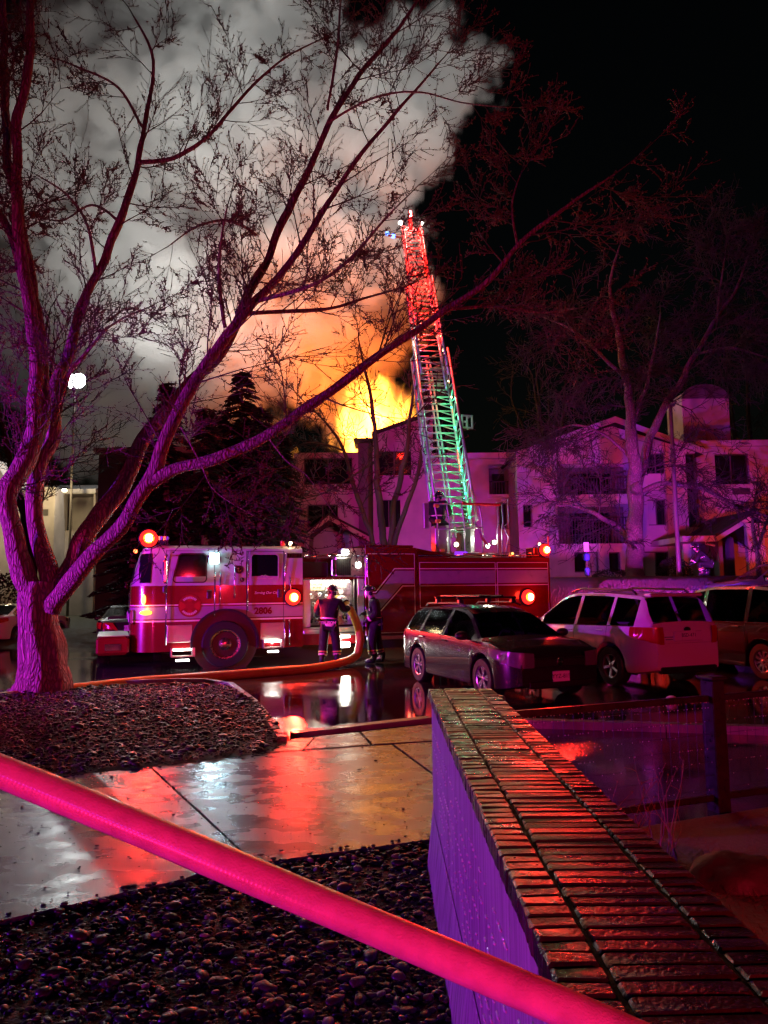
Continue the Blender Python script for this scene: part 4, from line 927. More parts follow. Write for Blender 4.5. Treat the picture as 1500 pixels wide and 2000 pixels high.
def car(name, label, loc, ang, S, group='cars parked in the lot'):
    root = thing(name, label, 'car', loc, ang, group); L, Wd = S['L'], S['W']; xf, xr, R_ = S['xf'], S['xr'], S['R']
    xs = set()
    x = -L / 2
    while x <= L / 2 + 1e-6: xs.add(round(x, 3)); x += .09
    for w in (xf, xr):
        for k in range(25): xs.add(round(w + (R_ + .07) * math.cos(math.pi * k / 24), 3))
    for a, b in S['side']: xs.add(a); xs.add(b)
    for a, b in (S['ws'], S['rw']): xs.add(a); xs.add(b)
    for e in (.0, .02, .05, .1, .16): xs.add(round(L / 2 - e, 3)); xs.add(round(-L / 2 + e, 3))
    xs = sorted(q for q in xs if -L / 2 <= q <= L / 2 + 1e-6)
    hwm = Wd / 2; rings = []
    for x in xs:
        e = max(0, (abs(x) - (L / 2 - .55)) / .55); hw_ = hwm * (1 - .24 * e ** 2.6)
        zt = lerp(S['top'], x); be = min(lerp(S['belt'], x), zt - .02); zb = S.get('zb', .2) + .08 * e ** 2
        ar = zb
        for w in (xf, xr):
            d = abs(x - w)
            if d < R_ + .07: ar = max(ar, S['R'] + math.sqrt((R_ + .07) ** 2 - d * d) - .01)
        h = max(0., min(1., (zt - be) / S['gh'])); rw = hwm * S['rw_f']; hwb = hw_ * .965
        h6 = hwb - (hwb - min(rw, hwb * .93)) * h
        zm = max(ar + .03, .62); z6 = max(be + .004, zt - .075); 
        p = [(0, ar), (hw_ * .9, ar), (hw_ * .985, ar + .02), (hw_, max(ar + .04, zm)), (hw_ * .992, max(be - .10, ar + .06)), (hwb, max(be, ar + .08)), (hwb - .012, max(be, ar + .08) + .006), (h6, z6), (h6 - .05, zt - .022), (h6 * .55, zt), (0, zt + .012)]
        rings.append(p)
    n_ = len(rings[0]); V = []; 
    for x, p in zip(xs, rings):
        V += [(x, y, z) for y, z in p] + [(x, -y, z) for y, z in p[1:-1]][::-1]
    m_ = n_ + n_ - 2
    def idx(i, j): return i * m_ + (j % m_)
    groups = {}
    for i in range(len(xs) - 1):
        xc = (xs[i] + xs[i + 1]) / 2
        for j in range(m_):
            jj = j if j < n_ - 1 else m_ - 1 - j         # mirrored row id
            side = 0 if j < n_ - 1 else 1; key = 'body'
            if jj == 6:
                for q, (a, b) in enumerate(S['side']):
                    if a <= xc <= b: key = ('side_window', q, side)
            if jj in (8, 9):
                if S['ws'][0] <= xc <= S['ws'][1]: key = ('windscreen', 0, 0)
                if S['rw'][0] <= xc <= S['rw'][1]: key = ('rear_window', 0, 0)
            groups.setdefault(key, []).append((idx(i, j), idx(i, j + 1), idx(i + 1, j + 1), idx(i + 1, j)))
    groups['body'] += [tuple(idx(0, j) for j in range(m_)), tuple(idx(len(xs) - 1, j) for j in range(m_ - 1, -1, -1))]
    for key, fs in groups.items():
        used = sorted({q for f in fs for q in f}); mp = {q: k for k, q in enumerate(used)}
        MB().add([V[q] for q in used], [tuple(mp[q] for q in f) for f in fs]).build(key if key == 'body' else key[0], S['paint'] if key == 'body' else S.get('glass', M_cglass), root, smooth=38)
    sw = .235
    for x in (xf, xr):
        for s in (-1, 1):
            wheel(root, (x, s * (hwm - sw / 2 - .012), R_), R_, sw, side=s, spokes=S.get('spokes', (5, 2)), m_rim=S.get('rim', M_alloy))
            MB().box((x - R_ - .05, s * (hwm - .30), .2), (x + R_ + .05, s * (hwm - .31), R_ * 2 + .05)).build('wheel_well', M_blk, root)
    # dark window surround and door gaps follow the side of the shell
    def at(x, j, s, off=.003):
        k = min(range(len(xs)), key=lambda q: abs(xs[q] - x)); y, z = rings[k][j]; return (xs[k], s * (y + off), z)
    for s in (-1, 1):
        for x in S['gaps']: MB().tube([at(x, j, s, -.001) for j in (3, 4, 5)], .005, 5).build('door_gap', M_seam, root)
        MB().tube([at(S['side'][0][0] + (S['side'][-1][1] - S['side'][0][0]) * k / 20, 5, s, .0) for k in range(21)], .008, 5).build('belt_trim', S.get('trim', M_blk), root)
        for x in S['handles']:
            p = at(x, 4, s, .01); MB().box((p[0] - .1, p[1] - .018, p[2] + .0), (p[0] + .1, p[1] + .018, p[2] + .03), .012).build('door_handle', S['paint'], root)
        p = at(S['mir'], 5, s); mm = MB().ball((p[0] + .03, p[1] + s * .13, p[2] + .07), (.07, .12, .075), 14, 9).box((p[0] - .02, p[1] - s * .03, p[2] + .0), (p[0] + .03, p[1] + s * .1, p[2] + .05), .01).build('wing_mirror', S.get('mirror', S['paint']), root, smooth='all')
        p2 = at(xf - R_ - .3, 2, s)
        MB().box((xr + R_ + .1, s * (hwm - .06), .2), (xf - R_ - .1, s * (hwm - .008), .30), .02).build('side_sill', M_blk if S.get('cladding') else S['paint'], root)
    # interior
    MB().box((S['ws'][0] - .25, -hwm + .16, .62), (S['ws'][0] + .1, hwm - .16, lerp(S['belt'], S['ws'][0]) - .05), .05).build('dashboard', M_inter, root)
    fx = S['ws'][0] - .95
    for y in (-.38, .38):
        MB().box((fx - .1, y - .25, .42), (fx + .42, y + .25, .58), .06).box((fx - .26, y - .24, .5), (fx - .08, y + .24, 1.12), .06).box((fx - .24, y - .12, 1.13), (fx - .12, y + .12, 1.33), .05).build('front_seat', M_inter, root)
    MB().box((fx - 1.15, -.62, .42), (fx - .65, .62, .58), .06).box((fx - 1.3, -.62, .5), (fx - 1.12, .62, 1.12), .06).build('rear_seat', M_inter, root)
    MB().tube([(fx + .5 + .02 * math.cos(a), .38 + .18 * math.cos(a), .86 + .17 * math.sin(a)) for a in [2 * math.pi * k / 16 for k in range(17)]], .014, 6).build('steering_wheel', M_inter, root)
    # lamps
    def curve_pts(x, s, z):       # a point on the shell side at height z
        k = min(range(len(xs)), key=lambda q: abs(xs[q] - x)); r = rings[k]
        for a, b in zip(r[2:], r[3:]):
            if a[1] <= z <= b[1] + 1e-6: t = (z - a[1]) / max(1e-6, b[1] - a[1]); return Vector((xs[k], s * (a[0] + (b[0] - a[0]) * t), z))
        return Vector((xs[k], s * r[3][0], z))
    def patch(nm, x0, x1, prof, m, s, off=.006, endx=None):
        """lens wrapped over the corner: along the side from x0 to x1 (x1 at the end face), then across the end to half width; prof(t)->(z0,z1)"""
        vs = []; fs = []; N = 12
        for k in range(N + 1):
            t = k / N; z0, z1 = prof(t)
            if t <= .6:
                x = x0 + (x1 - x0) * t / .6; a, b = curve_pts(x, s, z0), curve_pts(x, s, z1)
                a.y += s * off; b.y += s * off; c = (a + b) / 2; c.y += s * .01
            else:
                q = (t - .6) / .4; a, b = curve_pts(x1, s, z0), curve_pts(x1, s, z1); sg = 1 if x1 > 0 else -1
                y = abs(a.y) * (1 - q * S.get('lampw', .32)); y2 = abs(b.y) * (1 - q * S.get('lampw', .32)); a = Vector((x1 + sg * (off + .004), s * y, z0)); b = Vector((x1 + sg * (off + .004), s * y2, z1)); c = (a + b) / 2; c.x += sg * .012
            vs += [a, c, b]
        for k in range(N): fs += [(3 * k, 3 * k + 3, 3 * k + 4, 3 * k + 1), (3 * k + 1, 3 * k + 4, 3 * k + 5, 3 * k + 2)]
        return MB().add(vs, fs).build(nm, m, root, smooth='all')
    for s in (-1, 1):
        z0, z1 = S['hl']; patch('headlamp', L / 2 - .62, L / 2, lambda t: (z1 - .02 - (z1 - z0) * min(1, .25 + 1.3 * t), z1 + .05 * (1 - t)), S.get('hlm', M_clear), s)
        z0, z1 = S['tl']; patch('tail_lamp', -L / 2 + .42, -L / 2, S.get('tlp') or (lambda t: (z0 + (z1 - z0) * .45 * (1 - min(1, t * 1.4)), z1)), S.get('tlm', M_tail), s)
    zg0, zg1 = S['grille']
    MB().box((L / 2 - .05, -hwm * .55, zg0), (L / 2 + .012, hwm * .55, zg1), .02).build('grille', M_blk, root)
    MB().box((L / 2 - .05, -hwm * .62, .24), (L / 2 + .02, hwm * .62, .36), .02).build('lower_intake', M_blk, root)
    MB().box((-L / 2 - .02, -hwm * .7, .28), (-L / 2 + .06, hwm * .7, .40), .02).build('rear_valance', M_blk, root)
    for nm, xx, sg, zz, tx in (('front_plate', L / 2 + .03, 1, S['pz'][0], S['pt'][0]), ('rear_plate', -L / 2 - .028, -1, S['pz'][1], S['pt'][1])):
        if not tx: continue
        pl = MB().box((xx - .006, -.155, zz - .08), (xx + .006, .155, zz + .08), .01).build(nm, M_plate, root)
        M = Matrix.Translation((xx + sg * .0075, 0, zz)) @ Matrix.Rotation(R(90) * sg, 4, 'Z') @ Matrix.Rotation(R(90), 4, 'X')
        t = text('plate_lettering', tx, .092, M_plateink, pl, M, .001)
    return root, at, rings, xs
wag = dict(L=4.55, W=1.80, xf=1.36, xr=-1.24, R=.325, gh=.5, rw_f=.66, top=[(-2.28, .70), (-2.24, .92), (-2.15, 1.02), (-1.82, 1.36), (-1.6, 1.435), (-.9, 1.475), (-.1, 1.475), (.3, 1.43), (.55, 1.35), (1.2, .985), (1.6, .93), (2.0, .83), (2.18, .74), (2.28, .58)],
           belt=[(-2.3, .98), (-1.8, .985), (0, .95), (1.1, .92), (2.3, .9)], side=[(-1.85, -1.22), (-1.12, -.22), (-.12, .95)], ws=(.52, 1.2), rw=(-2.12, -1.8), gaps=(1.02, -.17, -1.17), handles=(-.05, -1.0), mir=.86,
           paint=paint('grey_car_paint', (.016, .013, .014), .2, .25), hl=(.58, .78), tl=(.72, .96), grille=(.56, .70), pz=(.42, .78), pt=('YYZ-815', ''), trim=M_chrome, spokes=(5, 2), mirror=M_blk)
suv = dict(L=4.6, W=1.80, xf=1.36, xr=-1.28, R=.35, gh=.6, rw_f=.70, zb=.26, top=[(-2.31, .72), (-2.28, 1.0), (-2.24, 1.12), (-2.02, 1.56), (-1.9, 1.63), (-.9, 1.69), (-.1, 1.69), (.25, 1.65), (.5, 1.55), (1.15, 1.12), (1.6, 1.06), (2.05, .95), (2.22, .84), (2.31, .66)],
           belt=[(-2.3, 1.10), (-1.9, 1.09), (0, 1.05), (1.1, 1.02), (2.3, 1.0)], side=[(-1.92, -1.28), (-1.20, -.30), (-.21, .9)], ws=(.48, 1.15), rw=(-2.22, -1.96), gaps=(1.0, -.25, -1.22), handles=(-.1, -1.05), mir=.82,
           paint=paint('white_car_paint', (.6, .6, .62), .0, .28), hl=(.68, .9), tl=(.78, 1.08), grille=(.66, .84), pz=(.5, .93), pt=('', 'BSD-471'), spokes=(5, 1), cladding=True, lampw=.20)
van = dict(L=5.0, W=1.96, xf=1.5, xr=-1.5, R=.34, gh=.6, rw_f=.76, top=[(-2.51, .75), (-2.48, 1.05), (-2.36, 1.55), (-2.2, 1.70), (-1.2, 1.78), (-.1, 1.78), (.5, 1.70), (.85, 1.55), (1.65, 1.08), (2.0, 1.0), (2.3, .88), (2.51, .64)],
           belt=[(-2.5, 1.08), (0, 1.05), (1.4, 1.0), (2.5, .95)], side=[(-2.1, -1.15), (-1.05, .05), (.15, 1.2)], ws=(.85, 1.65), rw=(-2.46, -2.24), gaps=(1.3, .1, -1.1), handles=(.3, -.9), mir=1.15,
           paint=paint('black_van_paint', (.015, .012, .013), .2, .25), hl=(.66, .88), tl=(.85, 1.3), grille=(.6, .8), pz=(.45, .9), pt=('', 'QFA-208'), spokes=(10, 1))
sedan = dict(L=4.6, W=1.80, xf=1.38, xr=-1.30, R=.32, gh=.46, rw_f=.66, top=[(-2.31, .68), (-2.27, .95), (-2.1, 1.03), (-1.75, 1.07), (-1.0, 1.36), (-.5, 1.42), (.0, 1.42), (.35, 1.36), (1.15, .98), (1.6, .91), (2.05, .8), (2.2, .72), (2.31, .55)],
             belt=[(-2.3, 1.02), (-1.6, 1.0), (0, .94), (1.1, .91), (2.3, .88)], side=[(-1.45, -.95), (-.88, -.05), (.05, .9)], ws=(.35, 1.15), rw=(-1.72, -1.0), gaps=(1.0, 0, -.9), handles=(-.0, -.85), mir=.82,
             paint=paint('black_sedan_paint', (.02, .018, .02), .3, .25), hl=(.58, .78), tl=(.74, .96), grille=(.55, .7), pz=(.42, .80), pt=('', 'KLT-530'), spokes=(5, 2))
# wagon: rear wheel near (820,1328), front wheel near (945,1362)
a = gp(818, 1330); b = gp(948, 1366); d = (b - a); 
WANG = math.atan2(d.y, d.x); dn = d.normalized(); left = Vector((-dn.y, dn.x, 0))
wc = (a + b) / 2; off = left * (wag['W'] / 2 - .05)
side = 1 if off.x > 0 else -1
wloc = wc + off * side * 1.0 - dn * .06
wroot, wat, wr, wx = car('station_wagon', 'wet dark grey station wagon with roof rails, facing the camera behind the wall', wloc, WANG, wag)
for s in (-1, 1):
    MB().tube([(-1.5, s * .56, 1.45), (-1.4, s * .565, 1.505), (0, s * .565, 1.525), (.25, s * .56, 1.47)], .016, 8).build('roof_rail', M_blk, wroot, smooth='all')
    for x in (-.95, .0): MB().box((x - .05, s * .5, 1.50), (x + .05, s * .6, 1.60), .02).build('rack_foot', M_blk, wroot)
for x in (-.95, .0): MB().box((x - .03, -.62, 1.60), (x + .03, .62, 1.63), .01).build('cross_bar', M_blk, wroot)
MB().box((-1.3, -.35, 1.632), (.35, -.1, 1.66), .01).box((-1.3, .1, 1.632), (.35, .16, 1.66), .01).build('roof_rack', M_blk, wroot)
MB().lathe([(.001, 0), (.06, 0), (.06, .01), (.045, .014), (.001, .01)], Matrix.Translation((2.287, 0, .64)) @ Matrix.Rotation(R(90), 4, 'Y'), 20).build('front_badge', M_chrome, wroot)
# white SUV: rear left wheel near (1205,1336)
a = gp(1200, 1338); SANG = R(112); dn = Vector((math.cos(SANG), math.sin(SANG), 0)); left = Vector((-dn.y, dn.x, 0))
sloc = a - left * (suv['W'] / 2 - .1) - dn * suv['xr']
sroot, sat, sr, sx = car('sport_utility_car', 'white sport utility car with roof rails, tail towards the camera, right of the wagon', sloc, SANG, suv)
for s in (-1, 1): MB().tube([(-1.75, s * .60, 1.65), (-1.65, s * .61, 1.72), (-.2, s * .61, 1.755), (.15, s * .605, 1.68)], .02, 8).build('roof_rail', M_blk, sroot, smooth='all')
MB().lathe([(.001, 0), (.075, 0), (.07, .012), (.001, .014)], Matrix.Translation((-2.30, 0, 1.03)) @ Matrix.Rotation(R(-90), 4, 'Y') @ Matrix.Scale(.6, 4, (1, 0, 0)), 20).build('rear_badge', M_blk, sroot)
MB().box((-2.325, -.32, .83), (-2.30, .32, 1.0), .02).build('plate_recess', M_blk if False else MATS['white_car_paint'], sroot)
MB().tube([(-2.32, .05, 1.45), (-2.30, .3, 1.3)], .008, 5).build('rear_wiper', M_blk, sroot)
MB().box((-2.10, -.6, 1.60), (-1.92, .6, 1.66), .02).build('roof_spoiler', MATS['white_car_paint'], sroot)
mb = MB(); mb.box((-2.31, .32, .90), (-2.303, .52, .915)).box((-2.31, .34, .86), (-2.303, .50, .872)); mb.build('badge_lettering', M_chrome, sroot)
# dark van right of it
a = gp(1478, 1330); VANG = R(108); dn = Vector((math.cos(VANG), math.sin(VANG), 0)); left = Vector((-dn.y, dn.x, 0))
vloc = a - left * (van['W'] / 2 - .1) - dn * van['xr'] + Vector((.3, .2, 0))
vroot, _, _, _ = car('minivan', 'black minivan at the right frame edge beside the white car', vloc, VANG, van)
# silver SUV parked beyond, up by the bank
s2 = dict(suv); s2['paint'] = paint('silver_car_paint', (.30, .28, .29), .5, .35); s2['pt'] = ('', ''); s2['spokes'] = (7, 1)
p = px(1518, 1130, 26.0); s2root, _, _, _ = car('estate_car', 'silver estate car standing side on behind the minivan', (p.x, 26.0, bank_z(p.x, 26.0) + .02), R(181), s2)
for s in (-1, 1): MB().tube([(-1.75, s * .60, 1.65), (-1.65, s * .61, 1.72), (-.2, s * .61, 1.755), (.15, s * .605, 1.68)], .02, 8).build('roof_rail', M_blk, s2root, smooth='all')
# black sedan left of the engine's nose
p = gp(190, 1283); car('sedan', 'black sedan with red tail lamps, half hidden behind the engine bumper', (p.x + .25, p.y + 2.0, 0), R(108), sedan)
# pale sedan at the far left
s3 = dict(sedan); s3['paint'] = paint('pale_car_paint', (.62, .60, .64), .0, .3); s3['tlm'] = M_tail; s3['pt'] = ('', 'MVB-362')
p = gp(-8, 1262); car('sedan', 'white sedan lit magenta at the left frame edge behind the trunk', (p.x - .35, p.y + 2.2, 0), R(82), s3)
# small litter on the wet lot
p = gp(1312, 1372); tag(MB().ball((p.x, p.y, .05), (.09, .07, .055), 12, 8).build('crumpled_bag', mat('pale_plastic', (.7, .68, .75), .5, bump=(25, 1, .03)), smooth='all'), 'small pale crumpled bag lying on the wet lot behind the fence', 'bag')
# ------------------------------------------------------------------ firefighters
M_coat = mat('turnout_cloth', (.013, .010, .010), .85, noise=(14, .4), bump=(30, .5, .012))
M_skin = mat('skin', (.45, .28, .21), .55)
M_refl = mat('reflective_tape', (.95, .88, .55), .3, spec=.9)
M_lime = mat('lime_trim', (.70, .62, .10), .6)
M_helm = mat('helmet_shell', (.025, .02, .02), .25, coat=.6)
M_hair = mat('dark_hair', (.02, .014, .01), .7)
def skin_mesh(name, verts, edges, radii, root=0, m=None, parent=None, sub=2):
    me = bpy.data.meshes.new(name); me.from_pydata([tuple(v) for v in verts], edges, []); me.update()
    o = bpy.data.objects.new(name, me); COL.objects.link(o)
    sk = o.modifiers.new('skin', 'SKIN'); sk.branch_smoothing = .4
    for i, r in enumerate(radii):
        s = me.skin_vertices[0].data[i]; s.radius = r if isinstance(r, tuple) else (r, r); s.use_root = (i == root)
    sb = o.modifiers.new('sub', 'SUBSURF'); sb.levels = sub; sb.render_levels = sub
    dg = bpy.context.evaluated_depsgraph_get(); nm = bpy.data.meshes.new_from_object(o.evaluated_get(dg)); bpy.data.objects.remove(o)
    nm.name = name; nm.materials.clear()
    if m: nm.materials.append(m)
    nm.polygons.foreach_set('use_smooth', [True] * len(nm.polygons))
    ob = bpy.data.objects.new(name, nm); COL.objects.link(ob); ob.parent = parent
    return ob
def band(src, c, nrm, w, rad, m, parent, name='reflective_stripe', off=.006):
    """strip of tape cut out of a garment between two planes, lifted off the cloth"""
    bm = bmesh.new(); bm.from_mesh(src.data); c = Vector(c); nrm = Vector(nrm).normalized()
    for s in (-.5, .5): bmesh.ops.bisect_plane(bm, geom=bm.verts[:] + bm.edges[:] + bm.faces[:], plane_co=c + nrm * w * s, plane_no=nrm)
    kill = [f for f in bm.faces if abs((f.calc_center_median() - c).dot(nrm)) > w * .5 or ((f.calc_center_median() - c) - nrm * ((f.calc_center_median() - c).dot(nrm))).length > rad]
    bmesh.ops.delete(bm, geom=kill, context='FACES'); bm.normal_update()
    if not bm.verts: bm.free(); return
    left = set(bm.verts); isl = []
    while left:
        st = [left.pop()]; cur = set(st)
        while st:
            for e in st.pop().link_edges:
                for q in e.verts:
                    if q in left: left.discard(q); cur.add(q); st.append(q)
        isl.append(cur)
    big = max(isl, key=len); bmesh.ops.delete(bm, geom=[v for v in bm.verts if v not in big], context='VERTS'); bm.normal_update()
    vn = {v: v.normal.copy() for v in bm.verts}
    for v in bm.verts: v.co += vn[v] * off
    me = bpy.data.meshes.new(name); bm.to_mesh(me); bm.free(); me.materials.append(m); me.polygons.foreach_set('use_smooth', [True] * len(me.polygons))
    o = bpy.data.objects.new(name, me); COL.objects.link(o); o.parent = parent
def person(label, loc, rz, J, scale=1.0, helm=True, letter=None, headdir=(0, 1, 0)):
    """J: joints in metres; local +y is where the person faces"""
    t = thing('person', label, 'person', loc, rz, 'firefighters'); t.scale = (scale,) * 3
    j = {k: Vector(v) for k, v in J.items()}; hd = Vector(headdir).normalized()
    # continuous body
    names = ['pelvis', 'waist', 'chest', 'neck', 'head', 'crown', 'nose', 'shl', 'ell', 'wrl', 'hal', 'shr', 'elr', 'wrr', 'har', 'hipl', 'knl', 'anl', 'tol', 'hipr', 'knr', 'anr', 'tor']
    j['crown'] = j['head'] + Vector((0, 0, .10)) - hd * .01; j['nose'] = j['head'] + hd * .075 + Vector((0, 0, .0))
    for s in 'lr': j['ha' + s] = j['wr' + s] + (j['wr' + s] - j['el' + s]).normalized() * .09; j['to' + s] = j['an' + s] + Vector((0, .15, -.05))
    rad = dict(pelvis=(.14, .11), waist=(.13, .10), chest=(.16, .11), neck=.058, head=(.075, .09), crown=(.065, .08), nose=.03, sh=.06, el=.042, wr=.03, ha=(.045, .02), hip=.09, kn=.058, an=.04, to=.035)
    V = [j[k] for k in names]; I = {k: i for i, k in enumerate(names)}
    E = [('pelvis', 'waist'), ('waist', 'chest'), ('chest', 'neck'), ('neck', 'head'), ('head', 'crown'), ('head', 'nose')]
    for s in 'lr': E += [('chest', 'sh' + s), ('sh' + s, 'el' + s), ('el' + s, 'wr' + s), ('wr' + s, 'ha' + s), ('pelvis', 'hip' + s), ('hip' + s, 'kn' + s), ('kn' + s, 'an' + s), ('an' + s, 'to' + s)]
    rr = [rad.get(k, rad.get(k[:-1])) for k in names]
    skin_mesh('body', V, [(I[a], I[b]) for a, b in E], rr, 0, M_skin, t, 1)
    # coat: hem below the hips, loose sleeves
    up = (j['chest'] - j['pelvis']).normalized()
    cn = {'hem': j['pelvis'] - up * .14, 'w': j['waist'] - up * .02, 'c': j['chest'], 'col': j['neck'] - Vector((0, 0, .01)), 'shl': j['shl'], 'ell': j['ell'], 'wrl': j['wrl'], 'shr': j['shr'], 'elr': j['elr'], 'wrr': j['wrr']}
    k = list(cn); I2 = {q: i for i, q in enumerate(k)}
    coat = skin_mesh('coat', [cn[q] for q in k], [(I2[a], I2[b]) for a, b in (('hem', 'w'), ('w', 'c'), ('c', 'col'), ('c', 'shl'), ('shl', 'ell'), ('ell', 'wrl'), ('c', 'shr'), ('shr', 'elr'), ('elr', 'wrr'))],
                     [(.25, .20), (.22, .175), (.225, .17), .09, .105, .09, .072, .105, .09, .072], 1, M_coat, t, 3)
    tn = ['pelvis', 'hipl', 'knl', 'bl', 'hipr', 'knr', 'br']; tv = dict(pelvis=j['pelvis'] - Vector((0, 0, .02)), hipl=j['hipl'], knl=j['knl'], hipr=j['hipr'], knr=j['knr'])
    for s in 'lr': tv['b' + s] = j['an' + s] + (j['kn' + s] - j['an' + s]).normalized() * .05
    I3 = {q: i for i, q in enumerate(tn)}
    tro = skin_mesh('trousers', [tv[q] for q in tn], [(I3[a], I3[b]) for a, b in (('pelvis', 'hipl'), ('hipl', 'knl'), ('knl', 'bl'), ('pelvis', 'hipr'), ('hipr', 'knr'), ('knr', 'br'))], [(.17, .15), .125, .112, .105, .125, .112, .105], 0, M_coat, t, 3)
    for s in 'lr':
        a = j['an' + s]; MB().tube([a + Vector((0, -.05, .14)), a + Vector((0, -.04, .02)), a + Vector((0, -.02, -.05)), a + Vector((0, .10, -.06)), a + Vector((0, .17, -.065))], [.06, .06, .055, .05, .035], 12).build('boot', M_rub, t, smooth='all')
        d = (j['wr' + s] - j['el' + s]).normalized(); w = j['wr' + s]; sdv = d.cross(Vector((0, 0, 1))); sdv = sdv.normalized() if sdv.length > .1 else Vector((1, 0, 0)); nn = sdv.cross(d)
        g = MB(); g.tube([w - d * .03, w + d * .03, w + d * .09], [.042, .042, .04], 10)
        for q in range(4):
            o_ = sdv * (.03 - .02 * q); L_ = (.05, .062, .06, .045)[q]; b_ = w + d * .085 + o_; g.tube([b_, b_ + d * L_ * .6 - nn * .008, b_ + d * L_ * .8 - nn * .035], [.0115, .011, .009], 7)
        b_ = w + d * .03 + sdv * .04; g.tube([b_, b_ + sdv * .025 + d * .03, b_ + sdv * .02 + d * .065 - nn * .02], [.013, .012, .01], 7); g.build('glove', M_blk, t, smooth='all')
    # tape
    band(coat, cn['hem'] + up * .05, up, .055, .4, M_refl, t); band(coat, cn['c'] - up * .10, up, .05, .21, M_refl, t); band(coat, cn['hem'] + up * .20, up, .03, .255, M_refl, t)
    for s in 'lr':
        d = (j['wr' + s] - j['el' + s]).normalized(); band(coat, j['wr' + s] - d * .06, d, .05, .11, M_refl, t)
        d = (j['kn' + s] - j['an' + s]).normalized(); band(tro, j['an' + s] + d * .13, d, .035, .14, M_refl, t); band(tro, j['an' + s] + d * .19, d, .03, .14, M_lime, t)
    h = j['head'] + Vector((0, 0, .055)); q = hd.to_track_quat('Y', 'Z').to_matrix().to_4x4()
    M = Matrix.Translation(h) @ q @ Matrix.Diagonal((1, 1.2, 1, 1))
    hm = MB().lathe([(.165, -.02), (.17, -.008), (.125, .01), (.12, .05), (.10, .09), (.065, .118), (.001, .128)], M, 24).build('helmet', M_helm, t, smooth=50)
    MB().prism([M @ Vector(p) for p in ((-.05, .125, .0), (.05, .125, .0), (.045, .115, .09), (0, .105, .115), (-.045, .115, .09))], q @ Vector((0, .012, 0))).build('helmet_shield', M_refl, hm)
    for a in (40, 140, 220, 320): 
        p = M @ Vector((.118 * math.cos(R(a)), .118 * math.sin(R(a)), .045)); MB().ball(p, (.02, .02, .014), 8, 6).build('helmet_mark', M_refl, hm)
    MB().tube([j['head'] - Vector((0, 0, .02)) - hd * .05 + Vector((x, 0, 0)) for x in (-.085, -.04, 0, .04, .085)], .05, 8).build('neck_flap', M_coat, t, smooth='all')
    if letter:
        c = cn['hem'] + up * .125 - Vector((0, .195, 0)); text('coat_lettering', letter, .085, M_refl, t, Matrix.Translation(c) @ Matrix.Rotation(R(90), 4, 'X'), .003, bold=.004)
    return t
stand = dict(pelvis=(0, 0, .97), waist=(0, .0, 1.12), chest=(0, .01, 1.36), neck=(0, .02, 1.53), head=(0, .04, 1.65), hipl=(-.10, 0, .92), hipr=(.10, 0, .92), knl=(-.11, .03, .52), knr=(.12, .02, .52), anl=(-.12, 0, .115), anr=(.13, 0, .115),
             shl=(-.21, .0, 1.44), ell=(-.29, -.02, 1.17), wrl=(-.27, .12, .95), shr=(.21, 0, 1.44), elr=(.29, -.02, 1.17), wrr=(.27, .12, .95))
A = dict(stand); A.update(chest=(.03, .07, 1.35), neck=(.04, .10, 1.52), anl=(-.16, -.06, .115), knl=(-.14, .04, .53), anr=(.16, .08, .115), knr=(.14, .10, .53), elr=(.34, .10, 1.20), wrr=(.42, .30, 1.30), shr=(.22, .04, 1.44), ell=(-.30, .06, 1.20), wrl=(-.16, .26, 1.10), head=(.06, .15, 1.63))
p = TM @ Vector((4.50, -.62, 0)); person('person in dark turnout coat and helmet at the pump panel, back to the camera', (p.x, p.y, 0), R(-2), A, 1.06, letter='TRUSON')
B = dict(stand); B.update(chest=(0, .05, 1.35), neck=(0, .08, 1.52), head=(0, .14, 1.63), ell=(-.30, -.06, 1.16), wrl=(-.26, .16, 1.0), elr=(.27, .05, 1.18), wrr=(.2, .26, 1.14), knr=(.11, -.04, .52), anr=(.11, -.12, .115), knl=(-.11, .08, .52), anl=(-.11, .06, .115))
p = TM @ Vector((5.66, -.62, 0)); person('person in turnout gear standing side on right of the hose, facing left', (p.x, p.y, 0), R(86), B, 1.05)
Cc = dict(stand); Cc.update(head=(.0, .16, 1.60), neck=(0, .10, 1.50), chest=(0, .06, 1.34), elr=(.30, .16, 1.18), wrr=(.22, .38, 1.10), ell=(-.3, .16, 1.18), wrl=(-.2, .36, 1.12))
p = TM @ (TC + Vector((-.72, -.35, .12))); person('person in dark coat and helmet on the turntable platform beside the ladder', p, TH + R(-40), Cc, .98)
D = dict(pelvis=(0, -.05, .48), waist=(0, .08, .62), chest=(0, .26, .82), neck=(0, .37, .96), head=(0, .45, 1.05), hipl=(-.1, 0, .46), hipr=(.1, 0, .46), knl=(-.14, .38, .48), knr=(.14, .34, .40), anl=(-.14, .25, .115), anr=(.14, .02, .115),
         shl=(-.2, .30, .90), ell=(-.26, .44, .68), wrl=(-.16, .58, .52), shr=(.2, .3, .9), elr=(.26, .44, .68), wrr=(.16, .58, .52))
p = px(1385, 1134, 29.0); person('person in turnout gear crouching by the bank in front of the blue lit doorway', (p.x, 29.0, bank_z(p.x, 29)), R(80), D, 1.0)
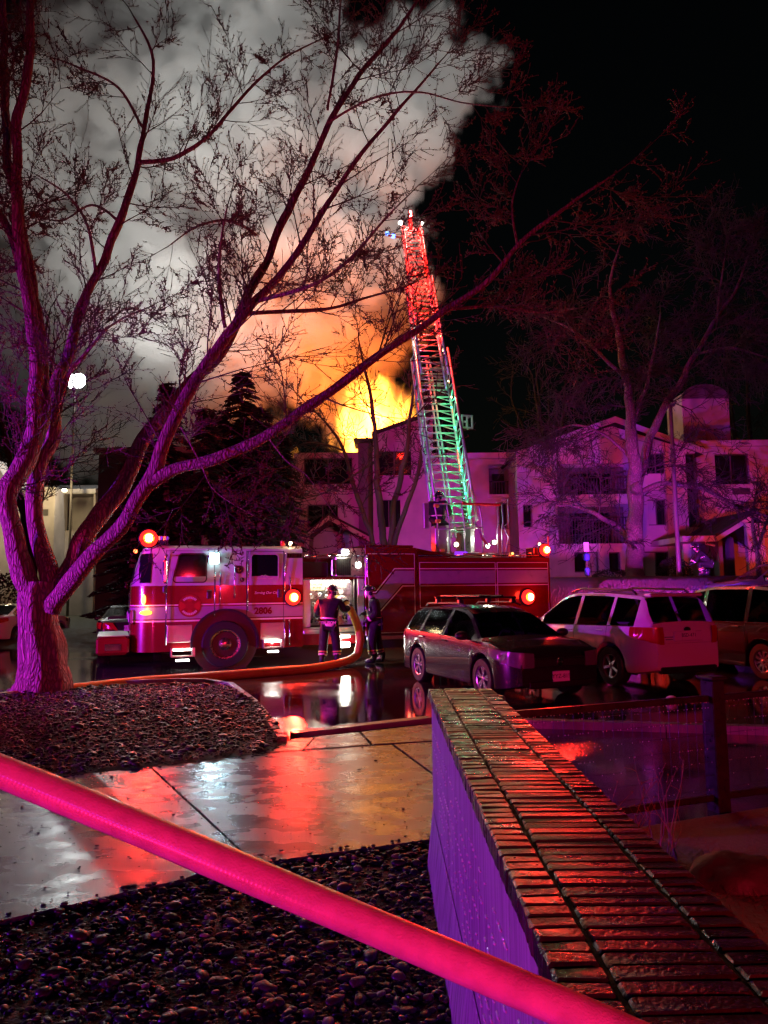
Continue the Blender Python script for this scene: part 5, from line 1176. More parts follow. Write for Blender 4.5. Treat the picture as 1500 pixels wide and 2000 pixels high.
# ------------------------------------------------------------------ apartment buildings
M_stuc = mat('cream_stucco', (.52, .45, .42), .85, noise=(1.2, .25), bump=(40, .5, .01))
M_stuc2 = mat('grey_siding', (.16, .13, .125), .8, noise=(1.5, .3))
M_trim = mat('pale_fascia', (.52, .46, .43), .6, noise=(3, .2))
M_shing = mat('dark_shingle', (.03, .026, .025), .85, noise=(3, .4), bump=(14, .8, .02))
M_pane = mat('dark_pane', (.012, .012, .014), .06, spec=.7)
M_frame = mat('window_frame', (.10, .085, .08), .5)
M_cur = mat('pale_blind', (.42, .38, .38), .7)
M_rail = mat('dark_railing', (.03, .022, .02), .7)
def X(u, v, Y): return px(u, v, Y).x
def Z(u, v, Y): return px(u, v, Y).z
class Bld:
    def __init__(s, label, u0, u1, Y, depth, vtop, m=M_stuc, name='apartment_building'):
        s.Y = Y; s.x0, s.x1 = X(u0, 1000, Y), X(u1, 1000, Y); um = (u0 + u1) / 2
        s.zb = bank_z((s.x0 + s.x1) / 2, Y) - .3; s.zt = Z(um, vtop, Y); s.depth = depth; s.m = m; s.open = []; s.um = um
        s.root = thing(name, label, 'building', ((s.x0 + s.x1) / 2, Y, s.zb), 0, 'apartment buildings behind the lot'); s.o = Vector(s.root.location)
    def rect(s, u0, u1, v0, v1):
        return X(u0, (v0 + v1) / 2, s.Y) - s.o.x, X(u1, (v0 + v1) / 2, s.Y) - s.o.x, Z((u0 + u1) / 2, v1, s.Y) - s.o.z, Z((u0 + u1) / 2, v0, s.Y) - s.o.z
    def window(s, u0, u1, v0, v1, kind='pane', cols=2, blind=0, deep=.22):
        x0, x1, z0, z1 = s.rect(u0, u1, v0, v1); s.open.append((x0, x1, z0, z1))
        w = MB().box((x0, deep, z0), (x1, deep + .03, z1)).build('window', M_pane, s.root); f = .06
        fr = MB().box((x0, deep - .06, z0), (x1, deep - .001, z0 + f)).box((x0, deep - .06, z1 - f), (x1, deep - .001, z1)).box((x0, deep - .06, z0 + f), (x0 + f, deep - .001, z1 - f)).box((x1 - f, deep - .06, z0 + f), (x1, deep - .001, z1 - f))
        for k in range(1, cols): xx = x0 + (x1 - x0) * k / cols; fr.box((xx - f / 2, deep - .06, z0 + f), (xx + f / 2, deep - .001, z1 - f))
        fr.build('frame', M_frame, w)
        if blind:
            a, b = (x0 + (x1 - x0) * (.52 if blind > 0 else .06), x0 + (x1 - x0) * (.94 if blind > 0 else .48)); MB().box((a, deep - .014, z0 + f), (b, deep - .004, z1 - f)).build('blind', M_cur, w)
        return w
    def balcony(s, u0, u1, v0, v1, vr):
        x0, x1, z0, z1 = s.rect(u0, u1, v0, v1); s.open.append((x0, x1, z0, z1)); zr = s.rect(u0, u1, v0, vr)[2]
        b = MB().box((x0, 1.5, z0), (x1, 1.56, z1)).build('balcony_back', M_stuc2, s.root)
        MB().box((x0 + (x1 - x0) * .25, 1.44, z0), (x0 + (x1 - x0) * .8, 1.49, z1 - .35)).build('balcony_door', M_pane, b)
        MB().box((x0 - .1, -.15, z0 - .18), (x1 + .1, 1.5, z0)).build('balcony_floor', M_trim, s.root)
        r = MB().box((x0, -.12, zr - .06), (x1, -.06, zr)).build('railing', M_rail, s.root); n_ = int((x1 - x0) / .16)
        for k in range(n_): xx = x0 + (x1 - x0) * (k + .5) / n_; MB().box((xx - .025, -.11, z0), (xx + .025, -.07, zr - .06)).build('baluster', M_rail, r)
    def finish(s, roof=True, eave=.35):
        w = s.x1 - s.x0; a, b = -w / 2, w / 2; h = s.zt - s.zb
        xs = sorted({a, b} | {q for o in s.open for q in o[:2] if a < q < b}); zs = sorted({0, h} | {q for o in s.open for q in o[2:] if 0 < q < h}); mb = MB()
        for i in range(len(xs) - 1):
            run = None
            for j in range(len(zs) - 1):
                cx, cz = (xs[i] + xs[i + 1]) / 2, (zs[j] + zs[j + 1]) / 2
                hole = any(o[0] < cx < o[1] and o[2] < cz < o[3] for o in s.open)
                if hole:
                    if run is not None: mb.box((xs[i], 0, run), (xs[i + 1], .3, zs[j])); run = None
                elif run is None: run = zs[j]
            if run is not None: mb.box((xs[i], 0, run), (xs[i + 1], .3, h))
        mb.box((a, 1.7, 0), (b, s.depth, h)); mb.box((a, .3, 0), (a + .25, 1.7, h)); mb.box((b - .25, .3, 0), (b, 1.7, h))
        mb.build('wall', s.m, s.root)
        if roof:
            MB().box((a - .1, -eave, h + .001), (b + .1, s.depth + .3, h + .06)).build('soffit', M_trim, s.root)
            MB().box((a - .15, -eave - .05, h + .061), (b + .15, s.depth + .3, h + .32)).build('fascia', M_trim, s.root)
            MB().prism([(a - .15, -eave - .05, h + .321), (a - .15, s.depth + .3, h + .321), (a - .15, s.depth * .5, h + 1.2)], (w + .3, 0, 0)).build('roof', M_shing, s.root)
def canopy(B, pts, Yf, depth, name='entry_canopy'):
    """gabled porch roof: pts = left foot, apex, right foot as pixels at depth Yf"""
    P3 = [px(u, v, Yf) - B.o for u, v in pts]
    th = Vector((0, 0, .22))
    r = MB()
    for a, b in zip(P3, P3[1:]):
        r.prism([a + Vector((0, -.02, .06)), b + Vector((0, -.02, .06)), b + th, a + th], (0, depth, 0))
    o = r.build(name, M_shing, B.root); f = MB()
    for a, b in zip(P3, P3[1:]): f.prism([a - Vector((0, .06, .16)), b - Vector((0, .06, .16)), b + Vector((0, -.06, .08)), a + Vector((0, -.06, .08))], (0, .05, 0))
    f.build('canopy_fascia', M_trim, o)
    for p in (P3[0], P3[-1]): MB().box((p.x - .1 + (.25 if p is P3[0] else -.25), .1 + p.y, 0), (p.x + .1 + (.25 if p is P3[0] else -.25), p.y + .3, p.z - .1)).build('canopy_post', M_stuc2, o)
    return o
# burning block
B1 = Bld('three storey stucco apartment block with flames and smoke bursting from its roof', 562, 700, 43, 9, 884)
B1.window(593, 688, 894, 946, cols=2, blind=0); B1.window(600, 660, 985, 1030, cols=2)
B1.finish(roof=False); 
x0, x1, z0, z1 = B1.rect(699, 729, 862, 1120); MB().box((x0, .5, 0), (x1, 8, z1)).build('stair_bay', M_stuc2, B1.root)  # recess whose shade is put into the dark siding colour
x0, x1, z0, z1 = B1.rect(700, 727, 858, 886); MB().box((x0 - .3, -.2, z0 + .9), (x1 + .1, 3, z1)).build('parapet', M_stuc2, B1.root)
x0, x1, z0, z1 = B1.rect(729, 845, 880, 1120)
w1 = B1.rect(737, 803, 882, 929); w2 = B1.rect(737, 782, 977, 1030)
mb = MB(); xs = sorted({x0, x1, w1[0], w1[1], w2[1]}); zs = sorted({0, z1, w1[2], min(w1[3], z1), w2[2], w2[3]})
for i in range(len(xs) - 1):
    for j in range(len(zs) - 1):
        cx, cz = (xs[i] + xs[i + 1]) / 2, (zs[j] + zs[j + 1]) / 2
        if not any(o[0] < cx < o[1] and o[2] < cz < o[3] for o in (w1, w2)): mb.box((xs[i], -.2, zs[j]), (xs[i + 1], .1, zs[j + 1]))
pr = [px(u, v, 43) - B1.o for u, v in ((729, 880), (845, 880), (845, 808), (729, 850))]
mb.prism([Vector((p.x, -.2, p.z)) for p in pr], (0, .3, 0)); mb.build('wing_wall', M_stuc, B1.root)
MB().box((x0, 2.0, 0), (x1, 8, z1)).build('wing_core', M_stuc, B1.root)
for w, c in ((w1, 2), (w2, 2)):
    o = MB().box((w[0], .05, w[2]), (w[1], .08, w[3])).build('window', M_pane, B1.root); MB().box(((w[0] + w[1]) / 2 - .03, .0, w[2]), ((w[0] + w[1]) / 2 + .03, .045, w[3])).build('frame', M_frame, o)
MB().prism([Vector((p.x, -.4, p.z)) for p in [px(u, v, 43) - B1.o for u, v in ((726, 846), (850, 803), (850, 810), (726, 853))]], (0, 8, 0)).build('roof', M_shing, B1.root)
canopy(B1, ((598, 1046), (642, 1010), (730, 1056)), 39.5, 3.5)
# long dark block behind the conifers
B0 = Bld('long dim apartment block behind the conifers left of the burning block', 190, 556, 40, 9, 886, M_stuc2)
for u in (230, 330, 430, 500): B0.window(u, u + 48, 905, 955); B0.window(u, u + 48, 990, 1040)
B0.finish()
# pale block at the far left with a lamp lit stair
B9 = Bld('pale apartment block at the far left with a lamp lit stairway', -160, 186, 47, 8, 968)
x0, x1, z0, z1 = B9.rect(94, 128, 958, 1064); B9.open.append(B9.rect(128, 182, 962, 1036))
MB().box((x0, -1.6, 0), (x1, -.02, z1)).build('stair_wall', M_stuc, B9.root)
r_ = B9.rect(128, 182, 962, 1036); MB().box((r_[0], 1.2, r_[2]), (r_[1], 1.25, r_[3])).build('stairway_back', M_stuc, B9.root)
rr_ = B9.rect(104, 116, 1000, 1012); MB().box((rr_[0], -1.63, rr_[2]), (rr_[1], -1.6, rr_[3])).build('letter_box', M_frame, B9.root)
B9.finish(roof=True)
rr_ = B9.rect(-60, 24, 900, 968); MB().prism([(rr_[0] - 2, -.3, rr_[2] + .5), (rr_[1], -.3, rr_[2] + .5), (rr_[1] - 1.0, -.3, rr_[3]), (rr_[0] - 2, -.3, rr_[3] + 1.4)], (0, 4, 0)).build('gable_end', M_stuc, B9.root)
lp9 = px(126, 958, 44.6); k_ = MB().box((-.12, -.1, -.08), (.12, .1, .1), .03).build('wall_lamp', glow('porch_lamp_glow', (1, .85, .5), 10), B9.root); k_.location = lp9 - B9.o
lamp('porch_lamp', lp9 + Vector((.1, -.9, .1)), (1, .80, .42), 320, .12)
lamp('porch_lamp', px(10, 1010, 44.5), (1, .82, .45), 260, .12)
# middle block
B2 = Bld('low middle wing with a balcony between the ladder and the gabled block', 838, 1012, 44, 9, 897)
B2.balcony(955, 1044 - 34, 907, 966, 940); B2.window(975, 1006, 982, 1033, blind=1)
B2.finish()
# gabled block
B3 = Bld('gabled three storey apartment block lit purple behind the tall bare tree', 1012, 1364, 41, 10, 884)
B3.balcony(1088, 1236, 905, 966, 932); B3.balcony(1090, 1236, 985, 1062, 1010)
B3.window(1266, 1302, 975, 1026, blind=-1); B3.window(1262, 1302, 885, 925); B3.window(1122, 1170, 1078, 1118, cols=2, blind=1); B3.window(1190, 1212, 1078, 1116, cols=1); B3.window(1258, 1308, 1077, 1128, cols=2, blind=-1); B3.window(1022, 1040, 985, 1030, cols=1)
B3.window(1342, 1362, 885, 1030, cols=1)  # tall dark pane put in for the shade of a recess
B3.finish(roof=False)
pk = px(1195, 824, 41) - B3.o; el = px(1004, 892, 41) - B3.o; er = px(1372, 888, 41) - B3.o; ht = B3.zt - B3.zb; hw3 = (B3.x1 - B3.x0) / 2
MB().prism([(-hw3, 0, ht), (hw3, 0, ht), (pk.x, 0, pk.z - .25)], (0, .3, 0)).build('gable_wall', M_stuc, B3.root)
for a, b in ((el, pk), (pk, er)):
    o = MB().prism([Vector((a.x, -.55, a.z)), Vector((b.x, -.55, b.z)), Vector((b.x, -.55, b.z + .16)), Vector((a.x, -.55, a.z + .16))], (0, 10, 0)).build('roof', M_shing, B3.root)
    MB().prism([Vector((a.x, -.64, a.z - .16)), Vector((b.x, -.64, b.z - .16)), Vector((b.x, -.64, b.z + .17)), Vector((a.x, -.64, a.z + .17))], (0, .08, 0)).build('barge_board', M_trim, o)
rr_ = B3.rect(1301, 1311, 884, 1128); MB().box((rr_[0], -.22, 0), (rr_[1], -.001, ht)).build('pilaster', M_trim, B3.root)
# chimney tower with a barrel top
ct = thing('chimney_tower', 'tall barrel topped chimney tower, one side lit by the fire, behind the gabled block', 'tower', (X(1384, 900, 44), 44, bank_z(18, 44)))
w_ = (X(1430, 850, 44) - X(1338, 850, 44)) / 2; ztop = Z(1384, 752, 44) - ct.location.z; prof = [(-w_, 0), (w_, 0), (w_, ztop - .9)]
for k in range(1, 10): a = math.pi * k / 10; prof.append((w_ * math.cos(a), ztop - .9 + .9 * math.sin(a)))
prof.append((-w_, ztop - .9))
MB().prism([(x, 0, z) for x, z in prof], (0, 2.4, 0)).build('shaft', M_stuc, ct)
MB().prism([(x * 1.03, -.05, z + (.06 if z > 1 else 0)) for x, z in prof if z > ztop - .95], (0, .04, 0)).build('shaft_trim', M_stuc2, ct)
# right block
B4 = Bld('right hand apartment block with a gabled entry, lit red and magenta', 1366, 1640, 42, 10, 872)
B4.window(1397, 1463, 886, 946, cols=2); B4.window(1520, 1580, 886, 946); B4.window(1520, 1580, 985, 1035)
rr_ = B4.rect(1430, 1465, 953, 966); g_ = MB().box((rr_[0], -.04, rr_[2]), (rr_[1], -.001, rr_[3])).build('vent', M_frame, B4.root)
for k in range(5): MB().box((rr_[0] + .03, -.06, rr_[2] + .03 + k * .06), (rr_[1] - .03, -.041, rr_[2] + .055 + k * .06)).build('louvre', M_rail, g_)
B4.finish()
o = canopy(B4, ((1398, 1052), (1476, 1004), (1560, 1058)), 36.5, 5.4)
a = px(1334, 1058, 36.5) - B4.o; b = px(1400, 1046, 36.5) - B4.o
MB().box((a.x, a.y, a.z), (b.x, a.y + 5, b.z), .0).build('porch_eave', M_trim, o)
c = px(1402, 1130, 40) - B4.o; MB().box((c.x - .5, -3.2, 0), (c.x + .4, -.4, 2.4)).build('porch_wall', M_stuc2, B4.root)
c0, c1 = px(1458, 1022, 36.2) - B4.o, px(1560, 1110, 36.2) - B4.o; MB().box((c0.x, c0.y, 0), (c1.x, c0.y + .3, c0.z)).build('entry_wall', M_stuc, B4.root)
c0, c1 = px(1334, 1062, 38.5) - B4.o, px(1352, 1110, 38.5) - B4.o; MB().box((c0.x, c0.y, 0), (c1.x, c0.y + .2, c0.z)).build('entry_wall', M_stuc, B4.root)
MB().tube([px(1378, 1057, 36.4) - B4.o, px(1378, 1062, 36.4) - B4.o, px(1396, 1066, 36.4) - B4.o], .05, 8).build('downpipe', M_trim, B4.root)
lamp('blue_patrol_bounce', (8.0, 30.5, 2.6), (.20, .05, 1.0), 150, .1) if False else None
# pole, sign, hedges on the bank
pb = px(1328, 1146, 31); pt = px(1318, 838, 31)
po = thing('lamp_post', 'tall thin unlit lamp post in front of the gabled block', 'lamp post', (pb.x, 31, bank_z(pb.x, 31)))
MB().tube([(0, 0, 0), (0, 0, .3), (0, 0, 7.2)], [.13, .10, .075], 10).build('pole', mat('galvanised_pole', (.20, .17, .17), .45, metal=.3), po, smooth='all')
MB().box((-.16, -.16, 7.2), (.16, .16, 7.32), .03).box((-.05, -.6, 7.25), (.05, 0, 7.31)).build('lamp_head', M_frame, po)
sp = px(1148, 1150, 30); sz = bank_z(sp.x, 30)
so = thing('notice_post', 'post with a white notice and a blue box on the bank', 'sign', (sp.x, 30, sz))
MB().cyl((0, 0, 0), (0, 0, 1.35), .035, n=8).build('post', M_frame, so); MB().box((-.10, -.05, 1.05), (.10, .05, 1.42), .01).build('notice', mat('notice_white', (.8, .8, .82), .5), so); MB().box((-.11, -.1, .66), (.11, .1, .98), .05).box((-.09, -.1, .05), (.09, .1, .4), .04).build('blue_box', mat('blue_enamel', (.02, .06, .35), .35), so)
# ------------------------------------------------------------------ trees
def bark(name, c, scale=9.0):
    m = mat(name, c, .75, spec=.35); n = m.node_tree.nodes; l = m.node_tree.links; b = n['Principled BSDF']
    tc = n.new('ShaderNodeTexCoord'); mp = n.new('ShaderNodeMapping'); mp.inputs['Scale'].default_value = (scale * 1.5, scale * 1.5, scale * .28); l.new(tc.outputs['Object'], mp.inputs[0])
    nz = n.new('ShaderNodeTexNoise'); nz.inputs['Scale'].default_value = 2.0; nz.inputs['Detail'].default_value = 5; l.new(tc.outputs['Object'], nz.inputs['Vector'])
    ad = n.new('ShaderNodeVectorMath'); ad.operation = 'MULTIPLY_ADD'; l.new(nz.outputs['Color'], ad.inputs[0]); ad.inputs[1].default_value = (3.2, 3.2, 3.2); l.new(mp.outputs[0], ad.inputs[2])
    v = n.new('ShaderNodeTexVoronoi'); v.feature = 'DISTANCE_TO_EDGE'; v.inputs['Scale'].default_value = 1.0; l.new(ad.outputs[0], v.inputs['Vector'])
    t = n.new('ShaderNodeTexNoise'); t.inputs['Scale'].default_value = 2.2; t.inputs['Detail'].default_value = 6; l.new(ad.outputs[0], t.inputs['Vector'])
    mr = n.new('ShaderNodeMapRange'); mr.inputs[1].default_value = 0; mr.inputs[2].default_value = .28; l.new(v.outputs['Distance'], mr.inputs[0])
    ma = n.new('ShaderNodeMath'); ma.operation = 'MULTIPLY_ADD'; l.new(t.outputs['Fac'], ma.inputs[0]); ma.inputs[1].default_value = .7; l.new(mr.outputs[0], ma.inputs[2])
    bp = n.new('ShaderNodeBump'); bp.inputs['Strength'].default_value = 1.0; bp.inputs['Distance'].default_value = .028; l.new(ma.outputs[0], bp.inputs['Height']); l.new(bp.outputs[0], b.inputs['Normal'])
    mx = n.new('ShaderNodeMix'); mx.data_type = 'RGBA'; mx.inputs[6].default_value = (*[q * .45 for q in c], 1); mx.inputs[7].default_value = (*[min(1, q * 1.25) for q in c], 1); l.new(mr.outputs[0], mx.inputs[0]); l.new(mx.outputs[2], b.inputs['Base Color'])
    return m
M_bark = bark('maple_bark', (.20, .16, .15), 13); M_bark2 = bark('grey_bark', (.22, .17, .14), 12)
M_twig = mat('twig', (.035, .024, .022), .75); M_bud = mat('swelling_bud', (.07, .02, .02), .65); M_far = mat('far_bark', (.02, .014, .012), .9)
class Tree:
    def __init__(s, seed): s.r = random.Random(seed); s.trunk = MB(); s.tw = MB(); s.bud = MB(); s.nt = 0
    def limb(s, pts, rad, n=14, rough=.10, sub=6):
        c = spline(pts, sub); m = len(c); rr = [lerp([(i * sub, q) for i, q in enumerate(rad)], k) for k in range(m)]
        o = s.r.uniform(0, 90)
        for i in range(1, m):
            a = min(.075, rr[i] * .6); v = c[i] * 1.25; c[i] = c[i] + Vector((mnoise.noise(v + Vector((o, 0, 0))), mnoise.noise(v + Vector((0, o, 0))), mnoise.noise(v + Vector((0, 0, o))))) * a * 1.6
            rr[i] *= 1 + .16 * mnoise.noise(c[i] * 2.1 + Vector((o, 0, 0)))
        s.trunk.tube(c, rr, n, rough=rough, seed=s.r.uniform(0, 50)); return c, rr
    def twig(s, p, d, L, r0, lev, P):
        r = s.r; seg = 4 if lev < 3 else 3; pts = [p.copy()]; q = p.copy(); dd = d.copy(); kids = []
        for k in range(seg):
            dd = (dd + Vector((r.gauss(0, P['wob']), r.gauss(0, P['wob']), r.gauss(0, P['wob']) + P['up']))).normalized(); q = q + dd * (L / seg); pts.append(q.copy()); kids.append((q.copy(), dd.copy(), (k + 1) / seg))
        s.tw.tube(pts, [max(P['rmin'], r0 * (1 - .72 * k / seg)) for k in range(seg + 1)], 5 if lev < 2 else (4 if lev < 3 else 3), cap=False); s.nt += 1
        if lev < P['lev']:
            for q, dv, t in kids:
                for _ in range(P['kids'][lev]):
                    if r.random() < .85:
                        a = r.uniform(0, 6.28); o = dv.orthogonal().normalized(); o = Matrix.Rotation(a, 3, dv) @ o
                        s.twig(q, (dv * .9 + o * r.uniform(.45, .95)).normalized(), L * r.uniform(.3, .62), max(P['rmin'], r0 * .5), lev + 1, P)
        if P['bud'] and lev >= P['lev'] - 1:
            for q, dv, t in kids:
                for _ in range(2 if t < 1 else 3):
                    if r.random() < P['bud']:
                        z = P['bsz'] * r.uniform(.6, 1.5); o = Vector((r.gauss(0, 1), r.gauss(0, 1), r.gauss(0, 1) + .4)).normalized(); e = q + o * z * 1.3; w = o.orthogonal().normalized() * z * .42; w2 = o.cross(w)
                        s.bud.add([q, e - o * z * .5 + w, e - o * z * .5 + w2, e - o * z * .5 - w, e - o * z * .5 - w2, e + o * z * .7], [(0, 1, 2), (0, 2, 3), (0, 3, 4), (0, 4, 1), (5, 2, 1), (5, 3, 2), (5, 4, 3), (5, 1, 4)])
    def dress(s, c, rr, n, L, P, t0=.25, t1=1.0, bias=Vector((0, 0, 0)), rf=.3, rcap=.03):
        m = len(c)
        for k in range(n):
            t = t0 + (t1 - t0) * (k + s.r.random()) / n; i = min(m - 2, int(t * (m - 1))); p = c[i].lerp(c[i + 1], s.r.random()); tg = (c[i + 1] - c[i]).normalized(); o = Matrix.Rotation(s.r.uniform(0, 6.28), 3, tg) @ tg.orthogonal().normalized()
            d = (tg * s.r.uniform(.35, .9) + o * s.r.uniform(.6, 1.1) + bias).normalized(); s.twig(p, d, L * s.r.uniform(.55, 1.25) * (1.15 - .35 * t), min(rcap, rr[i] * rf + .002), 0, P)
        s.twig(c[-1], (c[-1] - c[-2]).normalized(), L * .8, max(P['rmin'], rr[-1] * .9), 0, P)
    def build(s, label, base, group=None, name='bare_tree', mb=None, cat='tree', mt=None):
        t = thing(name, label, cat, base, 0, group)
        for b, nm, m in ((s.trunk, 'trunk', mb or M_bark), (s.tw, 'crown', mt or M_twig), (s.bud, 'buds', M_bud)):
            if b.v:
                b.v = [(v[0] - base[0], v[1] - base[1], v[2] - base[2]) for v in b.v]; o = b.build(nm, m, t, smooth='all')
        return t
# the big maple on the left: limbs follow the photographed limbs, each at its own depth
T = Tree(21); PM = dict(wob=.06, up=.06, lev=2, kids=[2, 2, 1], rmin=.0052, bud=.42, bsz=.020)
YB = 13.2
def L3(seq): return [px(u, v, y) for u, v, y in seq]
g = gp(84, 1356, .05)
tr = [Vector((g.x, 13.0, -.1)), px(84, 1330, 13.0), px(82, 1290, 13.0), px(78, 1230, 13.0), px(78, 1180, 13.05), px(80, 1140, 13.1)]
c, rr = T.limb(tr, [.54, .46, .37, .335, .335, .32], 40, .10, 10)
limbs = []; LS = .68
def limb(seq, rad, n=18, rough=.10): c, rr = T.limb(L3(seq), [q * LS for q in rad], n, rough); limbs.append((c, rr)); return c, rr
limb([(72, 1185, 13.0), (38, 1110, 12.9), (20, 1040, 12.8), (18, 980, 12.8), (42, 920, 12.9), (62, 860, 13.0), (80, 780, 13.1), (78, 690, 13.1), (66, 600, 13.2), (30, 480, 13.3), (-10, 400, 13.4)], [.30, .27, .25, .25, .25, .24, .22, .19, .17, .13, .09])
limb([(95, 1170, 13.1), (92, 1110, 13.2), (75, 1040, 13.3), (70, 970, 13.3), (85, 900, 13.3), (105, 820, 13.4), (112, 740, 13.5), (150, 640, 13.6), (190, 540, 13.8), (230, 430, 14.0), (265, 330, 14.2), (280, 250, 14.4), (300, 120, 14.6), (260, 30, 14.8)], [.28, .25, .22, .20, .19, .18, .15, .13, .12, .11, .095, .07, .05, .03])
limb([(62, 860, 13.0), (70, 760, 12.8), (62, 640, 12.6), (45, 520, 12.5), (30, 380, 12.5), (38, 250, 12.6), (55, 120, 12.7), (60, -60, 12.8)], [.18, .17, .16, .15, .13, .12, .11, .09])
limb([(66, 600, 13.2), (50, 480, 13.4), (15, 300, 13.6), (10, 120, 13.8), (5, -60, 14)], [.14, .13, .12, .11, .09])
# centre limbs
limb([(105, 1165, 13.1), (150, 1085, 13.3), (200, 1000, 13.6), (245, 930, 13.9), (290, 850, 14.1), (345, 780, 14.3), (420, 700, 14.4), (470, 610, 14.4), (510, 530, 14.4), (545, 450, 14.4), (580, 380, 14.5), (630, 270, 14.6), (700, 150, 14.8), (790, 40, 15.0), (840, -50, 15.2)], [.27, .25, .24, .23, .20, .18, .16, .15, .13, .12, .11, .095, .075, .055, .04])
limb([(100, 1190, 12.9), (150, 1130, 12.6), (210, 1060, 12.3), (265, 985, 12.1), (305, 900, 12.0), (335, 830, 12.0), (385, 740, 12.0), (440, 655, 12.1), (490, 600, 12.2), (530, 560, 12.3), (600, 460, 12.4), (650, 380, 12.5), (720, 280, 12.7), (800, 190, 12.9), (860, 120, 13.1)], [.24, .22, .20, .185, .17, .155, .14, .125, .11, .095, .08, .07, .055, .04, .02])
limb([(280, 965, 12.1), (340, 920, 12.0), (430, 890, 11.9), (520, 850, 11.8), (610, 790, 11.7), (700, 725, 11.6), (790, 660, 11.5), (870, 605, 11.4), (950, 550, 11.3), (1010, 480, 11.3), (1070, 430, 11.3), (1140, 380, 11.3), (1200, 340, 11.3)], [.15, .145, .135, .125, .115, .10, .085, .075, .065, .055, .045, .032, .018])
limb([(480, 612, 12.2), (560, 608, 12.4), (650, 600, 12.6), (720, 580, 12.8), (790, 560, 13.0)], [.06, .055, .045, .035, .02])
limb([(500, 590, 12.2), (600, 560, 12.0), (680, 510, 11.9), (740, 440, 11.8), (800, 380, 11.8)], [.05, .045, .04, .03, .015])
limb([(270, 320, 14.2), (340, 310, 14.2), (400, 270, 14.2), (450, 215, 14.2), (500, 160, 14.3), (560, 110, 14.4), (640, 70, 14.5)], [.07, .065, .06, .05, .04, .03, .02])
limb([(500, 460, 14.3), (470, 440, 14.0), (430, 430, 13.8), (380, 445, 13.6), (330, 480, 13.4)], [.05, .045, .035, .028, .015])
limb([(640, 215, 14.6), (655, 120, 14.4), (665, 20, 14.3), (672, -60, 14.2)], [.045, .04, .03, .02])
limb([(640, 240, 12.6), (730, 190, 12.4), (820, 180, 12.3), (900, 200, 12.2), (990, 210, 12.2)], [.035, .03, .025, .018, .01])
limb([(440, 640, 12.1), (430, 560, 11.9), (432, 480, 11.8), (445, 400, 11.8)], [.05, .045, .035, .02])
limb([(190, 545, 13.8), (170, 440, 13.2), (130, 380, 12.9), (70, 340, 12.6)], [.05, .04, .03, .015])
limb([(280, 250, 14.4), (230, 170, 14.0), (150, 130, 13.8), (90, 110, 13.6)], [.045, .038, .028, .015])
limb([(230, 430, 14.0), (180, 400, 14.4), (120, 430, 14.6), (60, 420, 14.8)], [.045, .036, .028, .015])
limb([(100, 830, 13.3), (130, 740, 13.0), (160, 700, 12.7), (210, 640, 12.5), (290, 600, 12.4)], [.07, .06, .05, .035, .018])
limb([(520, 850, 11.8), (560, 900, 11.6), (600, 930, 11.5), (650, 1000, 11.5)], [.02, .016, .012, .007])
limb([(350, 830, 12.0), (390, 900, 11.6), (420, 960, 11.5), (500, 1010, 11.4)], [.02, .017, .012, .007])
limb([(1010, 480, 11.3), (1000, 400, 11.5), (1020, 330, 11.6)], [.03, .02, .012])
limb([(870, 605, 11.4), (960, 600, 11.6), (1060, 610, 11.8), (1140, 600, 11.9)], [.035, .028, .02, .01])
for i, (c, rr) in enumerate(limbs):
    Ls = sum((b - a).length for a, b in zip(c, c[1:])); big = rr[0] > .1
    T.dress(c, rr, max(5, int(Ls * (1.75 if big else 3.3))), 1.5 if big else 1.05, PM, .28 if big else .15, rcap=.017)
T.build('large budding maple with a thick forked trunk and limbs spreading over the scene', (g.x, 13.0, 0), name='maple_tree')
print('maple twigs', T.nt)
# bare multi stem tree in front of the burning block
T = Tree(5); P2 = dict(wob=.17, up=.04, lev=2, kids=[2, 2, 2], rmin=.009, bud=0, bsz=.02)
Y2 = 30.0; b0 = px(728, 1075, Y2); zb = bank_z(b0.x, Y2); st = []
for seq, rad in (([(735, 1120), (728, 1060), (712, 1010), (690, 950), (672, 880), (640, 830), (600, 790)], [.13, .12, .10, .09, .07, .05, .03]), ([(745, 1120), (748, 1050), (738, 960), (735, 880), (728, 800), (715, 730), (700, 660)], [.16, .15, .13, .11, .09, .06, .03]),
                 ([(752, 1120), (762, 1050), (772, 980), (790, 900), (800, 820), (810, 740), (815, 670)], [.15, .14, .12, .10, .07, .05, .03]), ([(758, 1100), (790, 1000), (815, 930), (830, 850), (850, 770)], [.11, .10, .08, .05, .03]), ([(672, 880), (640, 870), (600, 865), (560, 880)], [.05, .04, .03, .02]), ([(735, 900), (690, 930), (640, 960), (590, 975)], [.05, .04, .03, .02])):
    st.append(T.limb([px(u, v, Y2 + T.r.uniform(-.6, .6)) for u, v in seq], rad, 10, .08, 5))
for c, rr in st: T.dress(c, rr, 9, 1.9, P2, .35)
T.build('bare many stemmed tree in front of the burning block', (b0.x, Y2, zb), mb=mat('dark_stem_bark', (.05, .036, .03), .85, noise=(9, .4), bump=(30, .6, .02)))
